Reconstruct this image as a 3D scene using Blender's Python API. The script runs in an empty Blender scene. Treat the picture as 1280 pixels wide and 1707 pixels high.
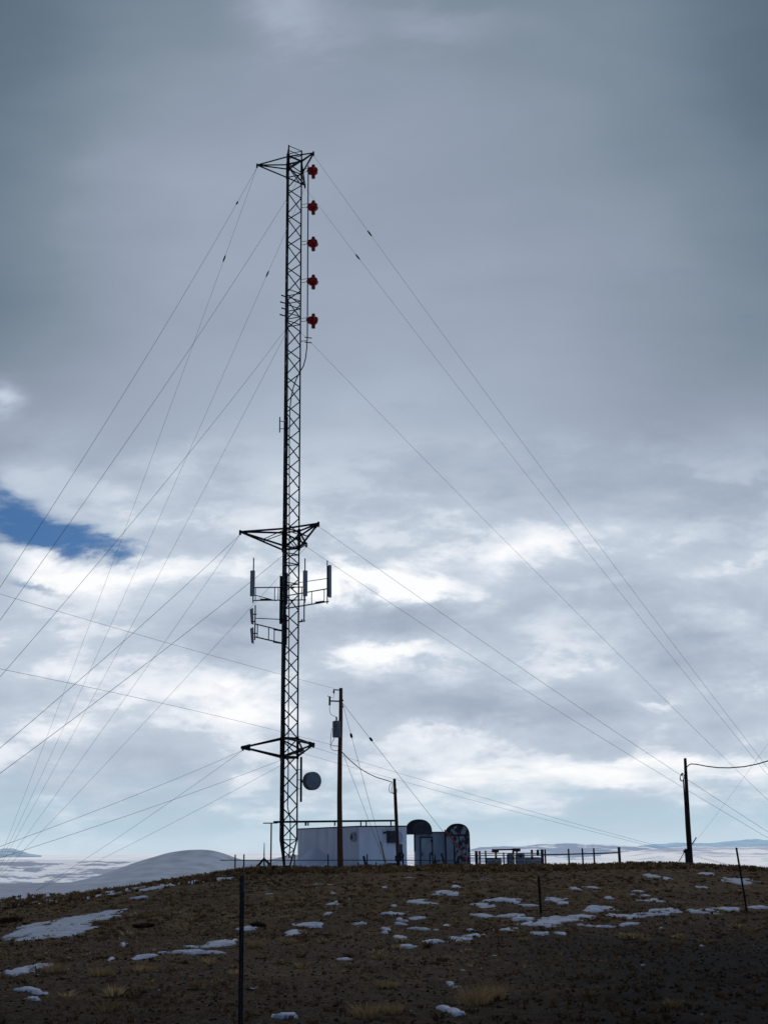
import bpy, math, random
import numpy as np
from mathutils import Vector, Matrix
random.seed(7); rng = np.random.default_rng(7)
R_ = math.radians
scene = bpy.context.scene
col = scene.collection

# ------------------------------------------------------------------ camera maths
FPX, HY, ROLL = 2050.0, 1414.0, 0.012
PITCH = math.atan((HY-853.5)/FPX)
cF = np.array([0, math.cos(PITCH), math.sin(PITCH)])
_R0 = np.array([1., 0, 0]); _U0 = np.array([0, -math.sin(PITCH), math.cos(PITCH)])
cU = _U0*math.cos(ROLL)+_R0*math.sin(ROLL)
cR = _R0*math.cos(ROLL)-_U0*math.sin(ROLL)
CAM = np.array([0, 0, 1.6])
def ray(px, py): return cF+cR*((px-640)/FPX)+cU*((853.5-py)/FPX)
def at(px, py, Y):
    d = ray(px, py); return Vector(CAM+d*(Y/d[1]))
def atz(px, py, z):
    d = ray(px, py); return Vector(CAM+d*((z-1.6)/d[2]))
def proj(w):
    v = np.array(w, float)-CAM; z = v@cF
    return 640+FPX*(v@cR)/z, 853.5-FPX*(v@cU)/z

# ------------------------------------------------------------------ noise
def _hash(i, j, s):
    h = (i.astype(np.int64)*374761393+j.astype(np.int64)*668265263+s*1442695041) & 0xffffffff
    h = ((h ^ (h >> 13))*1274126177) & 0xffffffff
    return ((h ^ (h >> 16)) & 0xffff)/65535.0
def vnoise(x, y, s=0):
    xi = np.floor(x); yi = np.floor(y); fx = x-xi; fy = y-yi
    fx = fx*fx*(3-2*fx); fy = fy*fy*(3-2*fy)
    a = _hash(xi, yi, s); b = _hash(xi+1, yi, s); c = _hash(xi, yi+1, s); d = _hash(xi+1, yi+1, s)
    return (a*(1-fx)+b*fx)*(1-fy)+(c*(1-fx)+d*fx)*fy-.5
def fbm(x, y, o=4, s=0):
    t = 0; a = 1.0
    for k in range(o):
        t = t+a*vnoise(x*2**k+17.3*k, y*2**k-9.1*k, s+k); a *= .5
    return t
def sstep(a, b, x):
    t = np.clip((x-a)/(b-a), 0, 1); return t*t*(3-2*t)

# ------------------------------------------------------------------ terrain height (world z; the camera's eye is at 1.6)
def _prof(pts):
    d = np.arange(0, 140, .5); z = np.interp(d, *zip(*pts))
    k = np.exp(-np.linspace(-2, 2, 13)**2); k /= k.sum()
    zp = np.concatenate([[z[0]]*6, z, [z[-1]]*6]); return d, np.convolve(zp, k, 'valid')
PC = _prof([(0,-1.6),(11,-1.6),(20,-1.78),(30,-1.88),(40,-1.66),(48,-1.27),(55,-.96),(60,-.88),(64,-.96),(68,-1.12),(75,-1.4),(85,-2.1),(100,-4),(140,-13)])
PL = _prof([(0,-1.6),(11,-1.66),(20,-1.92),(30,-2.2),(40,-2.36),(50,-2.32),(60,-2.2),(75,-2.14),(92,-2.1),(100,-2.8),(115,-6),(140,-13)])
FARD = [140,200,300,600,1200,2500,80000]; FARZ = [-13,-26,-45,-85,-125,-135,-135]
def height(x, y):
    x = np.asarray(x, float); y = np.asarray(y, float)
    yy = np.where(y >= 0, y, -y*.7)
    c = np.interp(yy, *PC); l = np.interp(yy, *PL)
    wl = sstep(-4.5, -18, x)
    near = c*(1-wl)+l*wl
    near = near-.0105*np.clip(x-12, 0, 60)**2*sstep(25, 55, yy)-.02*np.clip(-x-26, 0, 90)**1.6
    d = np.hypot(x, yy)
    far = np.interp(d, FARD, FARZ)+np.interp(d, [300,1500,4000,20000,50000], [0,10,22,26,0])*fbm(x/1500.+3, y/1500., 5, 5)*1.3
    w = sstep(115, 150, d)
    z = np.maximum(near, -20)*(1-w)+far*w
    amp = np.interp(d, [0,60,120,200], [1,1,.6,0])
    z = z+amp*(.10*fbm(x/3.1, y/3.1, 4, 11)+.035*fbm(x*1.7, y*1.7, 3, 21))
    return z+1.6
def gz(x, y): return float(height(np.array([x]), np.array([y]))[0])
def ground_hit(px, py):
    d = ray(px, py); d = d/d[1]; Y = np.arange(8.0, 90, .08)
    Q = CAM[None]+d[None]*Y[:, None]; hit = np.where(Q[:, 2] <= height(Q[:, 0], Q[:, 1]))[0]
    return Q[hit[0]] if len(hit) else Q[-1]

# ------------------------------------------------------------------ materials
def nt(m): m.use_nodes = True; return m.node_tree
def mat(name, c1, c2=None, scale=6., rough=.7, metal=0., bump=0., detail=4., stretch=None, spec=.3):
    m = bpy.data.materials.new(name); t = nt(m); b = t.nodes['Principled BSDF']
    b.inputs['Roughness'].default_value = rough; b.inputs['Metallic'].default_value = metal
    b.inputs['Specular IOR Level'].default_value = spec
    c2 = c2 or tuple(v*.6 for v in c1)
    tc = t.nodes.new('ShaderNodeTexCoord'); n = t.nodes.new('ShaderNodeTexNoise'); r = t.nodes.new('ShaderNodeValToRGB')
    mp = t.nodes.new('ShaderNodeMapping')
    if stretch: mp.inputs['Scale'].default_value = stretch
    t.links.new(tc.outputs['Object'], mp.inputs[0]); t.links.new(mp.outputs[0], n.inputs['Vector'])
    n.inputs['Scale'].default_value = scale; n.inputs['Detail'].default_value = detail
    r.color_ramp.elements[0].position = .35; r.color_ramp.elements[1].position = .65
    r.color_ramp.elements[0].color = (*c2, 1); r.color_ramp.elements[1].color = (*c1, 1)
    t.links.new(n.outputs['Fac'], r.inputs[0]); t.links.new(r.outputs[0], b.inputs['Base Color'])
    if bump:
        bp = t.nodes.new('ShaderNodeBump'); bp.inputs['Strength'].default_value = bump; bp.inputs['Distance'].default_value = .02
        t.links.new(n.outputs['Fac'], bp.inputs['Height']); t.links.new(bp.outputs[0], b.inputs['Normal'])
    return m
M = dict(
    steel=mat('dark_galvanised_steel', (.035,.037,.042), (.015,.016,.02), 3, .6, .3),
    guy=mat('guy_strand', (.06,.062,.07), (.04,.04,.045), 3, .6, .2),
    cable=mat('black_cable', (.02,.02,.035), (.01,.01,.016), 4, .55),
    panel=mat('grey_radome', (.34,.36,.40), (.26,.28,.31), 5, .5),
    panelback=mat('panel_edge', (.05,.055,.065), (.03,.03,.04), 5, .5),
    red=mat('red_radome', (.42,.008,.004), (.26,.004,.003), 6, .45),
    dishface=mat('dish_radome_cover', (.31,.34,.39), (.24,.27,.31), 5, .7),
    dish=mat('grey_dish', (.13,.145,.16), (.09,.1,.115), 7, .6),
    wood=mat('weathered_pole', (.22,.09,.05), (.10,.042,.026), 7, .85, bump=.5, stretch=(5,5,.5)),
    darkwood=mat('dark_creosote', (.075,.045,.03), (.03,.02,.014), 7, .85, bump=.5, stretch=(5,5,.5)),
    wall=mat('painted_steel_wall', (.72,.74,.82), (.54,.57,.66), 1.6, .7, detail=8, stretch=(1.6,1.6,.35)),
    wallend_lit=mat('lit_end_wall', (1.0,1.0,1.0), (.86,.88,.92), 1.6, .7, detail=8, stretch=(1.6,1.6,.35)),  # wall paint made lighter to stand for the light on this face
    wallb=mat('bluish_shelter_wall', (.42,.48,.52), (.27,.32,.36), 1.8, .7, detail=8, stretch=(1.6,1.6,.35)),
    roof=mat('rusty_roof_edge', (.22,.06,.06), (.10,.035,.04), 5, .8),
    rustbeam=mat('rusty_bridge', (.09,.03,.035), (.03,.015,.02), 5, .8),
    hood=mat('dark_corrugated', (.035,.04,.045), (.018,.02,.024), 4, .6, bump=.3),
    hoodl=mat('grey_hood_face', (.070,.074,.082), (.04,.044,.05), 4, .7),
    fence=mat('fence_pipe', (.045,.04,.05), (.02,.018,.024), 5, .7),
    post=mat('t_post_paint', (.035,.03,.028), (.018,.016,.016), 9, .7),
    postlight=mat('worn_post_tip', (.10,.11,.12), (.05,.055,.06), 12, .7),
    yellow=mat('yellow_guard', (.50,.33,.05), (.34,.20,.04), 4, .6),
    orange=mat('orange_guard', (.36,.07,.03), (.20,.04,.02), 4, .6),
    tx=mat('transformer_grey', (.26,.29,.31), (.12,.14,.15), 5, .6),
    box=mat('grey_box', (.32,.34,.39), (.25,.27,.31), 3, .7),
    insul=mat('brown_porcelain', (.07,.03,.03), (.03,.015,.015), 5, .3),
    white=mat('fan_grille', (.45,.46,.5), (.3,.31,.34), 9, .6),
)
def snow_mat(name, c, haze=False, bump=.25, scale=2.2):
    m = bpy.data.materials.new(name); t = nt(m); b = t.nodes['Principled BSDF']
    b.inputs['Roughness'].default_value = .9; b.inputs['Specular IOR Level'].default_value = .1
    g = t.nodes.new('ShaderNodeNewGeometry'); n = t.nodes.new('ShaderNodeTexNoise'); n.inputs['Scale'].default_value = scale; n.inputs['Detail'].default_value = 7
    r = t.nodes.new('ShaderNodeValToRGB'); r.color_ramp.elements[0].position = .3; r.color_ramp.elements[1].position = .62
    r.color_ramp.elements[0].color = (*[v*.72 for v in c], 1); r.color_ramp.elements[1].color = (*c, 1)
    bp = t.nodes.new('ShaderNodeBump'); bp.inputs['Strength'].default_value = bump; bp.inputs['Distance'].default_value = .06
    L = t.links.new
    L(g.outputs['Position'], n.inputs['Vector']); L(n.outputs['Fac'], r.inputs[0]); L(r.outputs[0], b.inputs['Base Color'])
    L(n.outputs['Fac'], bp.inputs['Height']); L(bp.outputs[0], b.inputs['Normal'])
    return m
M['snow'] = snow_mat('old_snow', (.66,.69,.80), bump=.8, scale=3.5)
def _dirty(m):
    t = m.node_tree; L = t.links.new; b = t.nodes['Principled BSDF']; src = b.inputs['Base Color'].links[0].from_socket
    a = t.nodes.new('ShaderNodeAttribute'); a.attribute_name = 'thick'; g = t.nodes.new('ShaderNodeNewGeometry')
    n = t.nodes.new('ShaderNodeTexNoise'); n.inputs['Scale'].default_value = 16; n.inputs['Detail'].default_value = 6; n.inputs['Roughness'].default_value = .7; L(g.outputs['Position'], n.inputs['Vector'])
    s_ = t.nodes.new('ShaderNodeMath'); s_.operation = 'MULTIPLY_ADD'; L(n.outputs['Fac'], s_.inputs[0]); s_.inputs[1].default_value = 1.5; L(a.outputs['Fac'], s_.inputs[2])
    r = t.nodes.new('ShaderNodeMapRange'); L(s_.outputs[0], r.inputs[0]); r.inputs[1].default_value = .66; r.inputs[2].default_value = .98
    mx = t.nodes.new('ShaderNodeMix'); mx.data_type = 'RGBA'; L(r.outputs[0], mx.inputs[0]); mx.inputs[6].default_value = (.075,.05,.034,1); L(src, mx.inputs[7]); L(mx.outputs[2], b.inputs['Base Color'])
_dirty(M['snow'])
M['driftsnow'] = snow_mat('shaded_drift_snow', (.88,.92,1.0), bump=.15, scale=.7)

def peel():
    m = mat('peeling_white_paint', (.30,.32,.34), (.03,.035,.04), 4.5, .75, bump=.4, detail=9, stretch=(1.6,1.6,.8))
    r = [n for n in m.node_tree.nodes if n.type == 'VALTORGB'][0]
    r.color_ramp.elements[0].position = .47; r.color_ramp.elements[1].position = .53
    e = r.color_ramp.elements.new(.50); e.color = (.09,.06,.05,1)
    return m
M['peel'] = peel()

# ------------------------------------------------------------------ mesh builder
class MB:
    def __init__(s): s.v = []; s.f = []
    def add(s, vs, fs):
        o = len(s.v); s.v += [tuple(v) for v in vs]; s.f += [tuple(i+o for i in f) for f in fs]; return s
    def bar(s, a, b, r, r2=None, n=6):
        a = Vector(a); b = Vector(b); r2 = r if r2 is None else r2
        return s.tube([a, b], [r, r2], n)
    def tube(s, pts, r, n=6):
        pts = [Vector(p) for p in pts]; m = len(pts)
        rr = r if isinstance(r, (list, tuple)) else [r]*m
        vs = []; prev = None
        for i, p in enumerate(pts):
            t = (pts[min(i+1, m-1)]-pts[max(i-1, 0)]).normalized()
            if prev is None:
                u = t.cross(Vector((0, 0, 1)) if abs(t.z) < .9 else Vector((0, 1, 0))).normalized()
            else:
                u = (prev-t*prev.dot(t)).normalized()
            prev = u; w = t.cross(u)
            for k in range(n):
                q = 2*math.pi*(k+.5)/n; vs.append(p+(u*math.cos(q)+w*math.sin(q))*rr[i])
        fs = [(i*n+k, i*n+(k+1) % n, (i+1)*n+(k+1) % n, (i+1)*n+k) for i in range(m-1) for k in range(n)]
        fs += [tuple(range(n))[::-1], tuple((m-1)*n+k for k in range(n))]
        return s.add(vs, fs)
    def box(s, c, size, rz=0., X=None, Y=None, Z=None):
        c = Vector(c); h = [v/2 for v in size]
        X = X or Vector((math.cos(rz), math.sin(rz), 0)); Y = Y or Vector((-math.sin(rz), math.cos(rz), 0)); Z = Z or Vector((0, 0, 1))
        vs = [c+X*(i*h[0])+Y*(j*h[1])+Z*(k*h[2]) for k in (-1, 1) for j in (-1, 1) for i in (-1, 1)]
        return s.add(vs, [(0,2,3,1),(4,5,7,6),(0,1,5,4),(2,6,7,3),(0,4,6,2),(1,3,7,5)])
    def lathe(s, c, prof, axis=Vector((0, 0, 1)), n=20, lobes=0, la=0.):
        axis = axis.normalized(); u = axis.cross(Vector((0, 0, 1)) if abs(axis.z) < .9 else Vector((1, 0, 0))).normalized(); w = axis.cross(u); c = Vector(c); vs = []
        for r, h in prof:
            for k in range(n):
                q = 2*math.pi*k/n; rr = r*(1+la*math.cos(lobes*q)); vs.append(c+axis*h+(u*math.cos(q)+w*math.sin(q))*rr)
        m = len(prof)
        fs = [(i*n+k, i*n+(k+1) % n, (i+1)*n+(k+1) % n, (i+1)*n+k) for i in range(m-1) for k in range(n)]
        fs += [tuple(range(n))[::-1], tuple((m-1)*n+k for k in range(n))]
        return s.add(vs, fs)
    def prism(s, outline, depth):
        """outline: list of points (closed, planar); depth: extrusion vector"""
        n = len(outline); o = [Vector(p) for p in outline]; d = Vector(depth)
        return s.add(o+[p+d for p in o], [tuple(range(n)), tuple(range(2*n-1, n-1, -1))]+[(i, i+n, (i+1) % n+n, (i+1) % n) for i in range(n)])
    def build(s, name, m, parent=None, smooth=False, bevel=0.):
        me = bpy.data.meshes.new(name)
        org = Vector(parent['_o']) if parent is not None else Vector((0, 0, 0))
        me.from_pydata([Vector(v)-org for v in s.v], [], s.f); me.materials.append(m)
        import bmesh
        bm = bmesh.new(); bm.from_mesh(me); bmesh.ops.recalc_face_normals(bm, faces=bm.faces); bm.to_mesh(me); bm.free()
        if smooth:
            for p in me.polygons: p.use_smooth = True
        o = bpy.data.objects.new(name, me); col.objects.link(o)
        if smooth:
            try: me.set_sharp_from_angle(angle=R_(40))
            except Exception: pass
        if bevel:
            b = o.modifiers.new('bevel', 'BEVEL'); b.width = bevel; b.segments = 2; b.limit_method = 'ANGLE'
        if parent is not None:
            o.parent = parent; o['_o'] = tuple(parent['_o'])
        return o
def tag(o, label, cat, group=None, kind=None):
    if label: o['label'] = label
    if cat: o['category'] = cat
    if group: o['group'] = group
    if kind: o['kind'] = kind
    return o
def thing(name, loc, label, cat, group=None):
    o = bpy.data.objects.new(name, None); col.objects.link(o); o.location = Vector(loc); o['_o'] = tuple(loc)
    o.empty_display_size = .3
    return tag(o, label, cat, group)
def solo(mb, name, m, loc, label, cat, group=None, **k):
    """a thing made of one mesh, its origin at loc"""
    h = {'_o': tuple(loc)}
    class _P(dict): pass
    me_o = mb.build(name, m, None, **k)
    me_o.data.transform(Matrix.Translation(-Vector(loc))); me_o.location = Vector(loc)
    me_o['_o'] = tuple(loc)
    return tag(me_o, label, cat, group)
def np_mesh(name, V, Fq, m, kind=None, smooth=True):
    me = bpy.data.meshes.new(name); V = np.asarray(V, np.float32); Fq = np.asarray(Fq, np.int32); k = Fq.shape[1]
    me.vertices.add(len(V)); me.vertices.foreach_set('co', V.ravel())
    me.loops.add(Fq.size); me.loops.foreach_set('vertex_index', Fq.ravel())
    me.polygons.add(len(Fq)); me.polygons.foreach_set('loop_start', np.arange(0, Fq.size, k, dtype=np.int32))
    me.polygons.foreach_set('loop_total', np.full(len(Fq), k, np.int32))
    me.update(calc_edges=True); me.validate()
    if smooth: me.polygons.foreach_set('use_smooth', np.ones(len(me.polygons), bool))
    me.materials.append(m); o = bpy.data.objects.new(name, me); col.objects.link(o)
    if kind: o['kind'] = kind
    return o
def fattr(o, name, vals):
    a = o.data.attributes.new(name, 'FLOAT', 'POINT'); a.data.foreach_set('value', np.asarray(vals, np.float32).ravel())

# ------------------------------------------------------------------ world
def build_world():
    w = bpy.data.worlds.new('World'); scene.world = w; w.use_nodes = True
    t = w.node_tree; t.nodes.clear(); L = t.links.new
    def put(v, s):
        if hasattr(v, 'is_output') or hasattr(v, 'links'): L(v, s)
        else: s.default_value = v
    def m(op, a, b=0., c=None, clamp=False):
        n = t.nodes.new('ShaderNodeMath'); n.operation = op; n.use_clamp = clamp
        put(a, n.inputs[0]); put(b, n.inputs[1])
        if c is not None: put(c, n.inputs[2])
        return n.outputs[0]
    add = lambda a, b: m('ADD', a, b); mul = lambda a, b: m('MULTIPLY', a, b); sub = lambda a, b: m('SUBTRACT', a, b)
    def ss(lo, hi, x):
        n = t.nodes.new('ShaderNodeMapRange'); n.interpolation_type = 'SMOOTHSTEP'
        n.inputs['From Min'].default_value = lo; n.inputs['From Max'].default_value = hi
        put(x, n.inputs['Value']); return n.outputs[0]
    def ramp(x, stops, interp='LINEAR'):
        n = t.nodes.new('ShaderNodeValToRGB'); put(x, n.inputs[0]); cr = n.color_ramp; cr.interpolation = interp
        while len(cr.elements) < len(stops): cr.elements.new(.5)
        for e, (p, c) in zip(cr.elements, stops):
            e.position = p; e.color = (*c, 1) if isinstance(c, tuple) else (c, c, c, 1)
        return n.outputs[0]
    def lin(c): return tuple((v/255/12.92 if v/255 <= .04045 else ((v/255+.055)/1.055)**2.4) for v in c)
    tc = t.nodes.new('ShaderNodeTexCoord'); sx = t.nodes.new('ShaderNodeSeparateXYZ'); L(tc.outputs['Generated'], sx.inputs[0])
    X, Y, Z = sx.outputs; ya = m('MAXIMUM', m('ABSOLUTE', Y), .15)
    a = m('DIVIDE', X, ya); e = m('DIVIDE', Z, ya)
    zp = add(m('MAXIMUM', Z, 0.), .24)
    cb = t.nodes.new('ShaderNodeCombineXYZ'); L(m('DIVIDE', X, zp), cb.inputs[0]); L(m('DIVIDE', Y, zp), cb.inputs[1]); cb.inputs[2].default_value = 0
    ca = t.nodes.new('ShaderNodeCombineXYZ'); L(a, ca.inputs[0]); L(mul(e, 2.2), ca.inputs[1]); ca.inputs[2].default_value = 0
    def noise(vec, scale, detail=6., rough=.55, dist=0., off=(0, 0, 0)):
        mp = t.nodes.new('ShaderNodeMapping'); mp.inputs['Location'].default_value = off; L(vec.outputs[0], mp.inputs[0])
        n = t.nodes.new('ShaderNodeTexNoise'); n.inputs['Scale'].default_value = scale; n.inputs['Detail'].default_value = detail
        n.inputs['Roughness'].default_value = rough; n.inputs['Distortion'].default_value = dist
        L(mp.outputs[0], n.inputs['Vector']); return sub(n.outputs['Fac'], .5)
    n1 = noise(cb, 1.9, 5, .5, .2, (3.1, 1.7, 0))
    n2 = noise(cb, 5.0, 8, .55, .25, (1.3, 5.2, 0))
    n3 = noise(ca, 7.5, 7, .52, .3, (.4, .9, 0))     # small billows as seen against the sky
    n4 = noise(ca, 2.2, 4, .5, .2, (7.4, .2, 0))
    # warp the billow masks a little so they do not look like ellipses
    wa = add(a, mul(n3, .11)); we = add(e, mul(noise(ca, 8.0, 8, .62, .3, (5.5, 2.2, 0)), .10))
    def blob(px, py, rx, ry, rot=0.):
        d0 = ray(px, py); d1 = ray(px+1, py); d2 = ray(px, py-1)
        a0, e0 = d0[0]/d0[1], d0[2]/d0[1]; ua = abs(d1[0]/d1[1]-a0); ue = abs(d2[2]/d2[1]-e0)
        da = mul(sub(wa, a0), 1/(ua)); de = mul(sub(we, e0), 1/(ue))
        c, s = math.cos(rot), math.sin(rot)
        p = mul(add(mul(da, c), mul(de, s)), 1/rx); q = mul(add(mul(da, -s), mul(de, c)), 1/ry)
        return m('POWER', 2.71828, mul(add(mul(p, p), mul(q, q)), -1.))
    def blobs(lst):
        tot = None
        for px, py, rx, ry, rot, amp in lst:
            b = mul(blob(px, py, rx, ry, rot), amp); tot = b if tot is None else add(tot, b)
        return tot
    base = ramp(m('DIVIDE', e, .9), [(0,.82),(.035,.815),(.11,.80),(.2,.785),(.27,.775),(.32,.74),(.38,.70),(.48,.68),(.62,.665),(.75,.62),(.88,.555)])
    low = ss(.37, .27, e)                       # 1 in the broken cloud field below the grey sheet
    amp2 = add(mul(low, .09), .02); amp1 = add(mul(low, .13), .09); amp3 = add(mul(low, .36), .02)
    B = add(base, add(mul(n2, amp2), add(mul(n1, amp1), mul(n3, amp3))))
    n5 = noise(ca, 22.0, 7, .6, .2, (2.4, 8.9, 0))
    B = add(B, add(mul(n4, .17), mul(n5, add(mul(low, .16), .008))))
    B = sub(B, mul(mul(mul(a, a), ss(.25, .5, e)), .95))  # sides of the upper sky darkened in colour like lens falloff
    B = add(B, blobs([
        (500,20,75,55,0,.12),(720,45,110,35,0,.06),
        (5,665,30,38,0,.20),(60,770,90,50,.3,.06),(290,790,130,60,.5,.05),
        (50,935,90,32,-.3,.20),(210,955,140,34,.1,.17),(350,950,90,40,0,.08),(170,1020,130,28,0,.11),(60,1090,150,40,0,.09),(130,1200,180,50,0,.08),(300,1130,120,40,0,.06),
        (640,972,125,24,-.05,.36),(820,925,170,30,.1,.08),(640,1088,90,18,.1,.20),(740,1098,80,15,0,.09),
        (430,1165,80,40,.1,.14),(990,905,160,24,.1,.08),(1180,940,110,22,0,.08),(1010,1118,50,24,0,.08),(1090,1176,50,10,0,.15),
        (920,1302,170,14,0,.13),(1080,1272,170,14,0,.12),(1200,1290,120,16,0,.10),(800,1225,180,12,0,.06),(180,1330,260,12,0,.05),(650,1345,200,10,0,.05),
        (580,1030,170,24,0,-.06),(740,1155,230,40,0,-.06),(900,1010,150,40,0,-.05),(1060,965,110,34,0,-.06),(1200,1075,150,50,0,-.06),(370,1055,80,40,.3,-.10),(240,1230,150,26,.2,-.04),
        (800,1195,130,30,0,-.08),(980,1225,140,22,0,-.05),(870,905,90,26,0,-.05),(700,1250,120,24,0,-.03),(230,950,120,30,.1,.07),(90,1000,120,26,0,.06),
        (210,480,200,200,0,.025),(640,700,200,150,0,.02),(1130,720,160,160,0,-.045),(1110,1045,130,60,0,-.04),
        (0,250,160,420,0,-.07),(1290,200,150,420,0,-.05),(1240,870,120,60,0,-.05)]))
    edge = ss(-.02, .085, add(add(mul(n1, .5), mul(n3, .8)), mul(n5, .45)))
    B = add(B, mul(mul(sub(edge, .5), low), .045))
    dlo = m('MINIMUM', sub(B, .80), 0.)
    B = sub(B, mul(mul(dlo, low), .45))            # lift the greys of the broken field
    warm = ramp(B, [(.30,lin((68,86,104))),(.46,lin((102,120,136))),(.56,lin((126,141,156))),(.64,lin((148,160,177))),(.71,lin((165,178,195))),(.80,lin((195,207,221))),(.89,lin((232,237,245))),(.97,lin((253,254,255)))])
    # the clear strip along the horizon and the blue gaps
    hz = ramp(m('DIVIDE', e, .3), [(0,lin((200,218,230))),(.06,lin((182,207,222))),(.2,lin((170,194,212))),(.6,lin((150,172,196)))])
    hmix = mul(ss(.075, .004, add(e, mul(n2, .12))), .85)
    mixc = t.nodes.new('ShaderNodeMix'); mixc.data_type = 'RGBA'; put(hmix, mixc.inputs[0]); L(warm, mixc.inputs[6]); L(hz, mixc.inputs[7])
    gap = add(mul(n5, 1.3), add(blobs([(10,850,100,44,-.25,1.45),(95,886,85,28,-.22,1.2),(185,912,55,16,-.2,.65),(25,967,60,15,-.1,.60),(95,990,60,16,-.35,.60)]), mul(n3, 1.1)))
    gapm = ss(.18, 1.30, gap)
    # the hemisphere behind the camera is duller: the sun stands in front, behind the cloud sheet
    back = ss(-.9, .5, Y)
    gain = mul(add(mul(back, .58), .42), add(1., mul(mul(sub(1., back), X), 1.1)))  # rear sky, out of view, raised on the right to light the end wall
    top = add(mul(ss(.25, .9, Z), .0), 1.)
    sky = t.nodes.new('ShaderNodeTexSky'); sky.sky_type = 'NISHITA'; sky.sun_disc = False
    sky.sun_elevation = R_(SUN_EL); sky.sun_rotation = R_(SUN_AZ)
    sat = t.nodes.new('ShaderNodeMix'); sat.data_type = 'RGBA'; sat.blend_type = 'MULTIPLY'; sat.inputs[0].default_value = 1; L(sky.outputs[0], sat.inputs[6]); sat.inputs[7].default_value = (.16, .44, .84, 1)
    bg1 = t.nodes.new('ShaderNodeBackground'); L(sat.outputs[2], bg1.inputs[0]); bg1.inputs[1].default_value = .05
    tint = t.nodes.new('ShaderNodeMix'); tint.data_type = 'RGBA'; put(back, tint.inputs[0]); tint.inputs[6].default_value = (.70,.96,1.42,1); tint.inputs[7].default_value = (1,1,1,1)
    tm = t.nodes.new('ShaderNodeMix'); tm.data_type = 'RGBA'; tm.blend_type = 'MULTIPLY'; tm.inputs[0].default_value = 1; L(mixc.outputs[2], tm.inputs[6]); L(tint.outputs[2], tm.inputs[7])
    bg2 = t.nodes.new('ShaderNodeBackground'); L(tm.outputs[2], bg2.inputs[0]); put(mul(gain, top), bg2.inputs[1])
    ms = t.nodes.new('ShaderNodeMixShader'); put(mul(gapm, .93), ms.inputs[0]); L(bg2.outputs[0], ms.inputs[1]); L(bg1.outputs[0], ms.inputs[2])
    out = t.nodes.new('ShaderNodeOutputWorld'); L(ms.outputs[0], out.inputs[0])
    w.cycles.sampling_method = 'MANUAL'; w.cycles.sample_map_resolution = 512
SUN_EL, SUN_AZ = 42., 8.
build_world()
sun = bpy.data.lights.new('sun', 'SUN'); sun.energy = .55; sun.angle = R_(14); sun.color = (1, .96, .9)
so = bpy.data.objects.new('sun', sun); col.objects.link(so)
_az, _el = R_(SUN_AZ), R_(SUN_EL)
sd = Vector((math.sin(_az)*math.cos(_el), math.cos(_az)*math.cos(_el), math.sin(_el)))
so.rotation_euler = sd.to_track_quat('Z', 'Y').to_euler(); so.location = (0, 0, 60)

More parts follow.
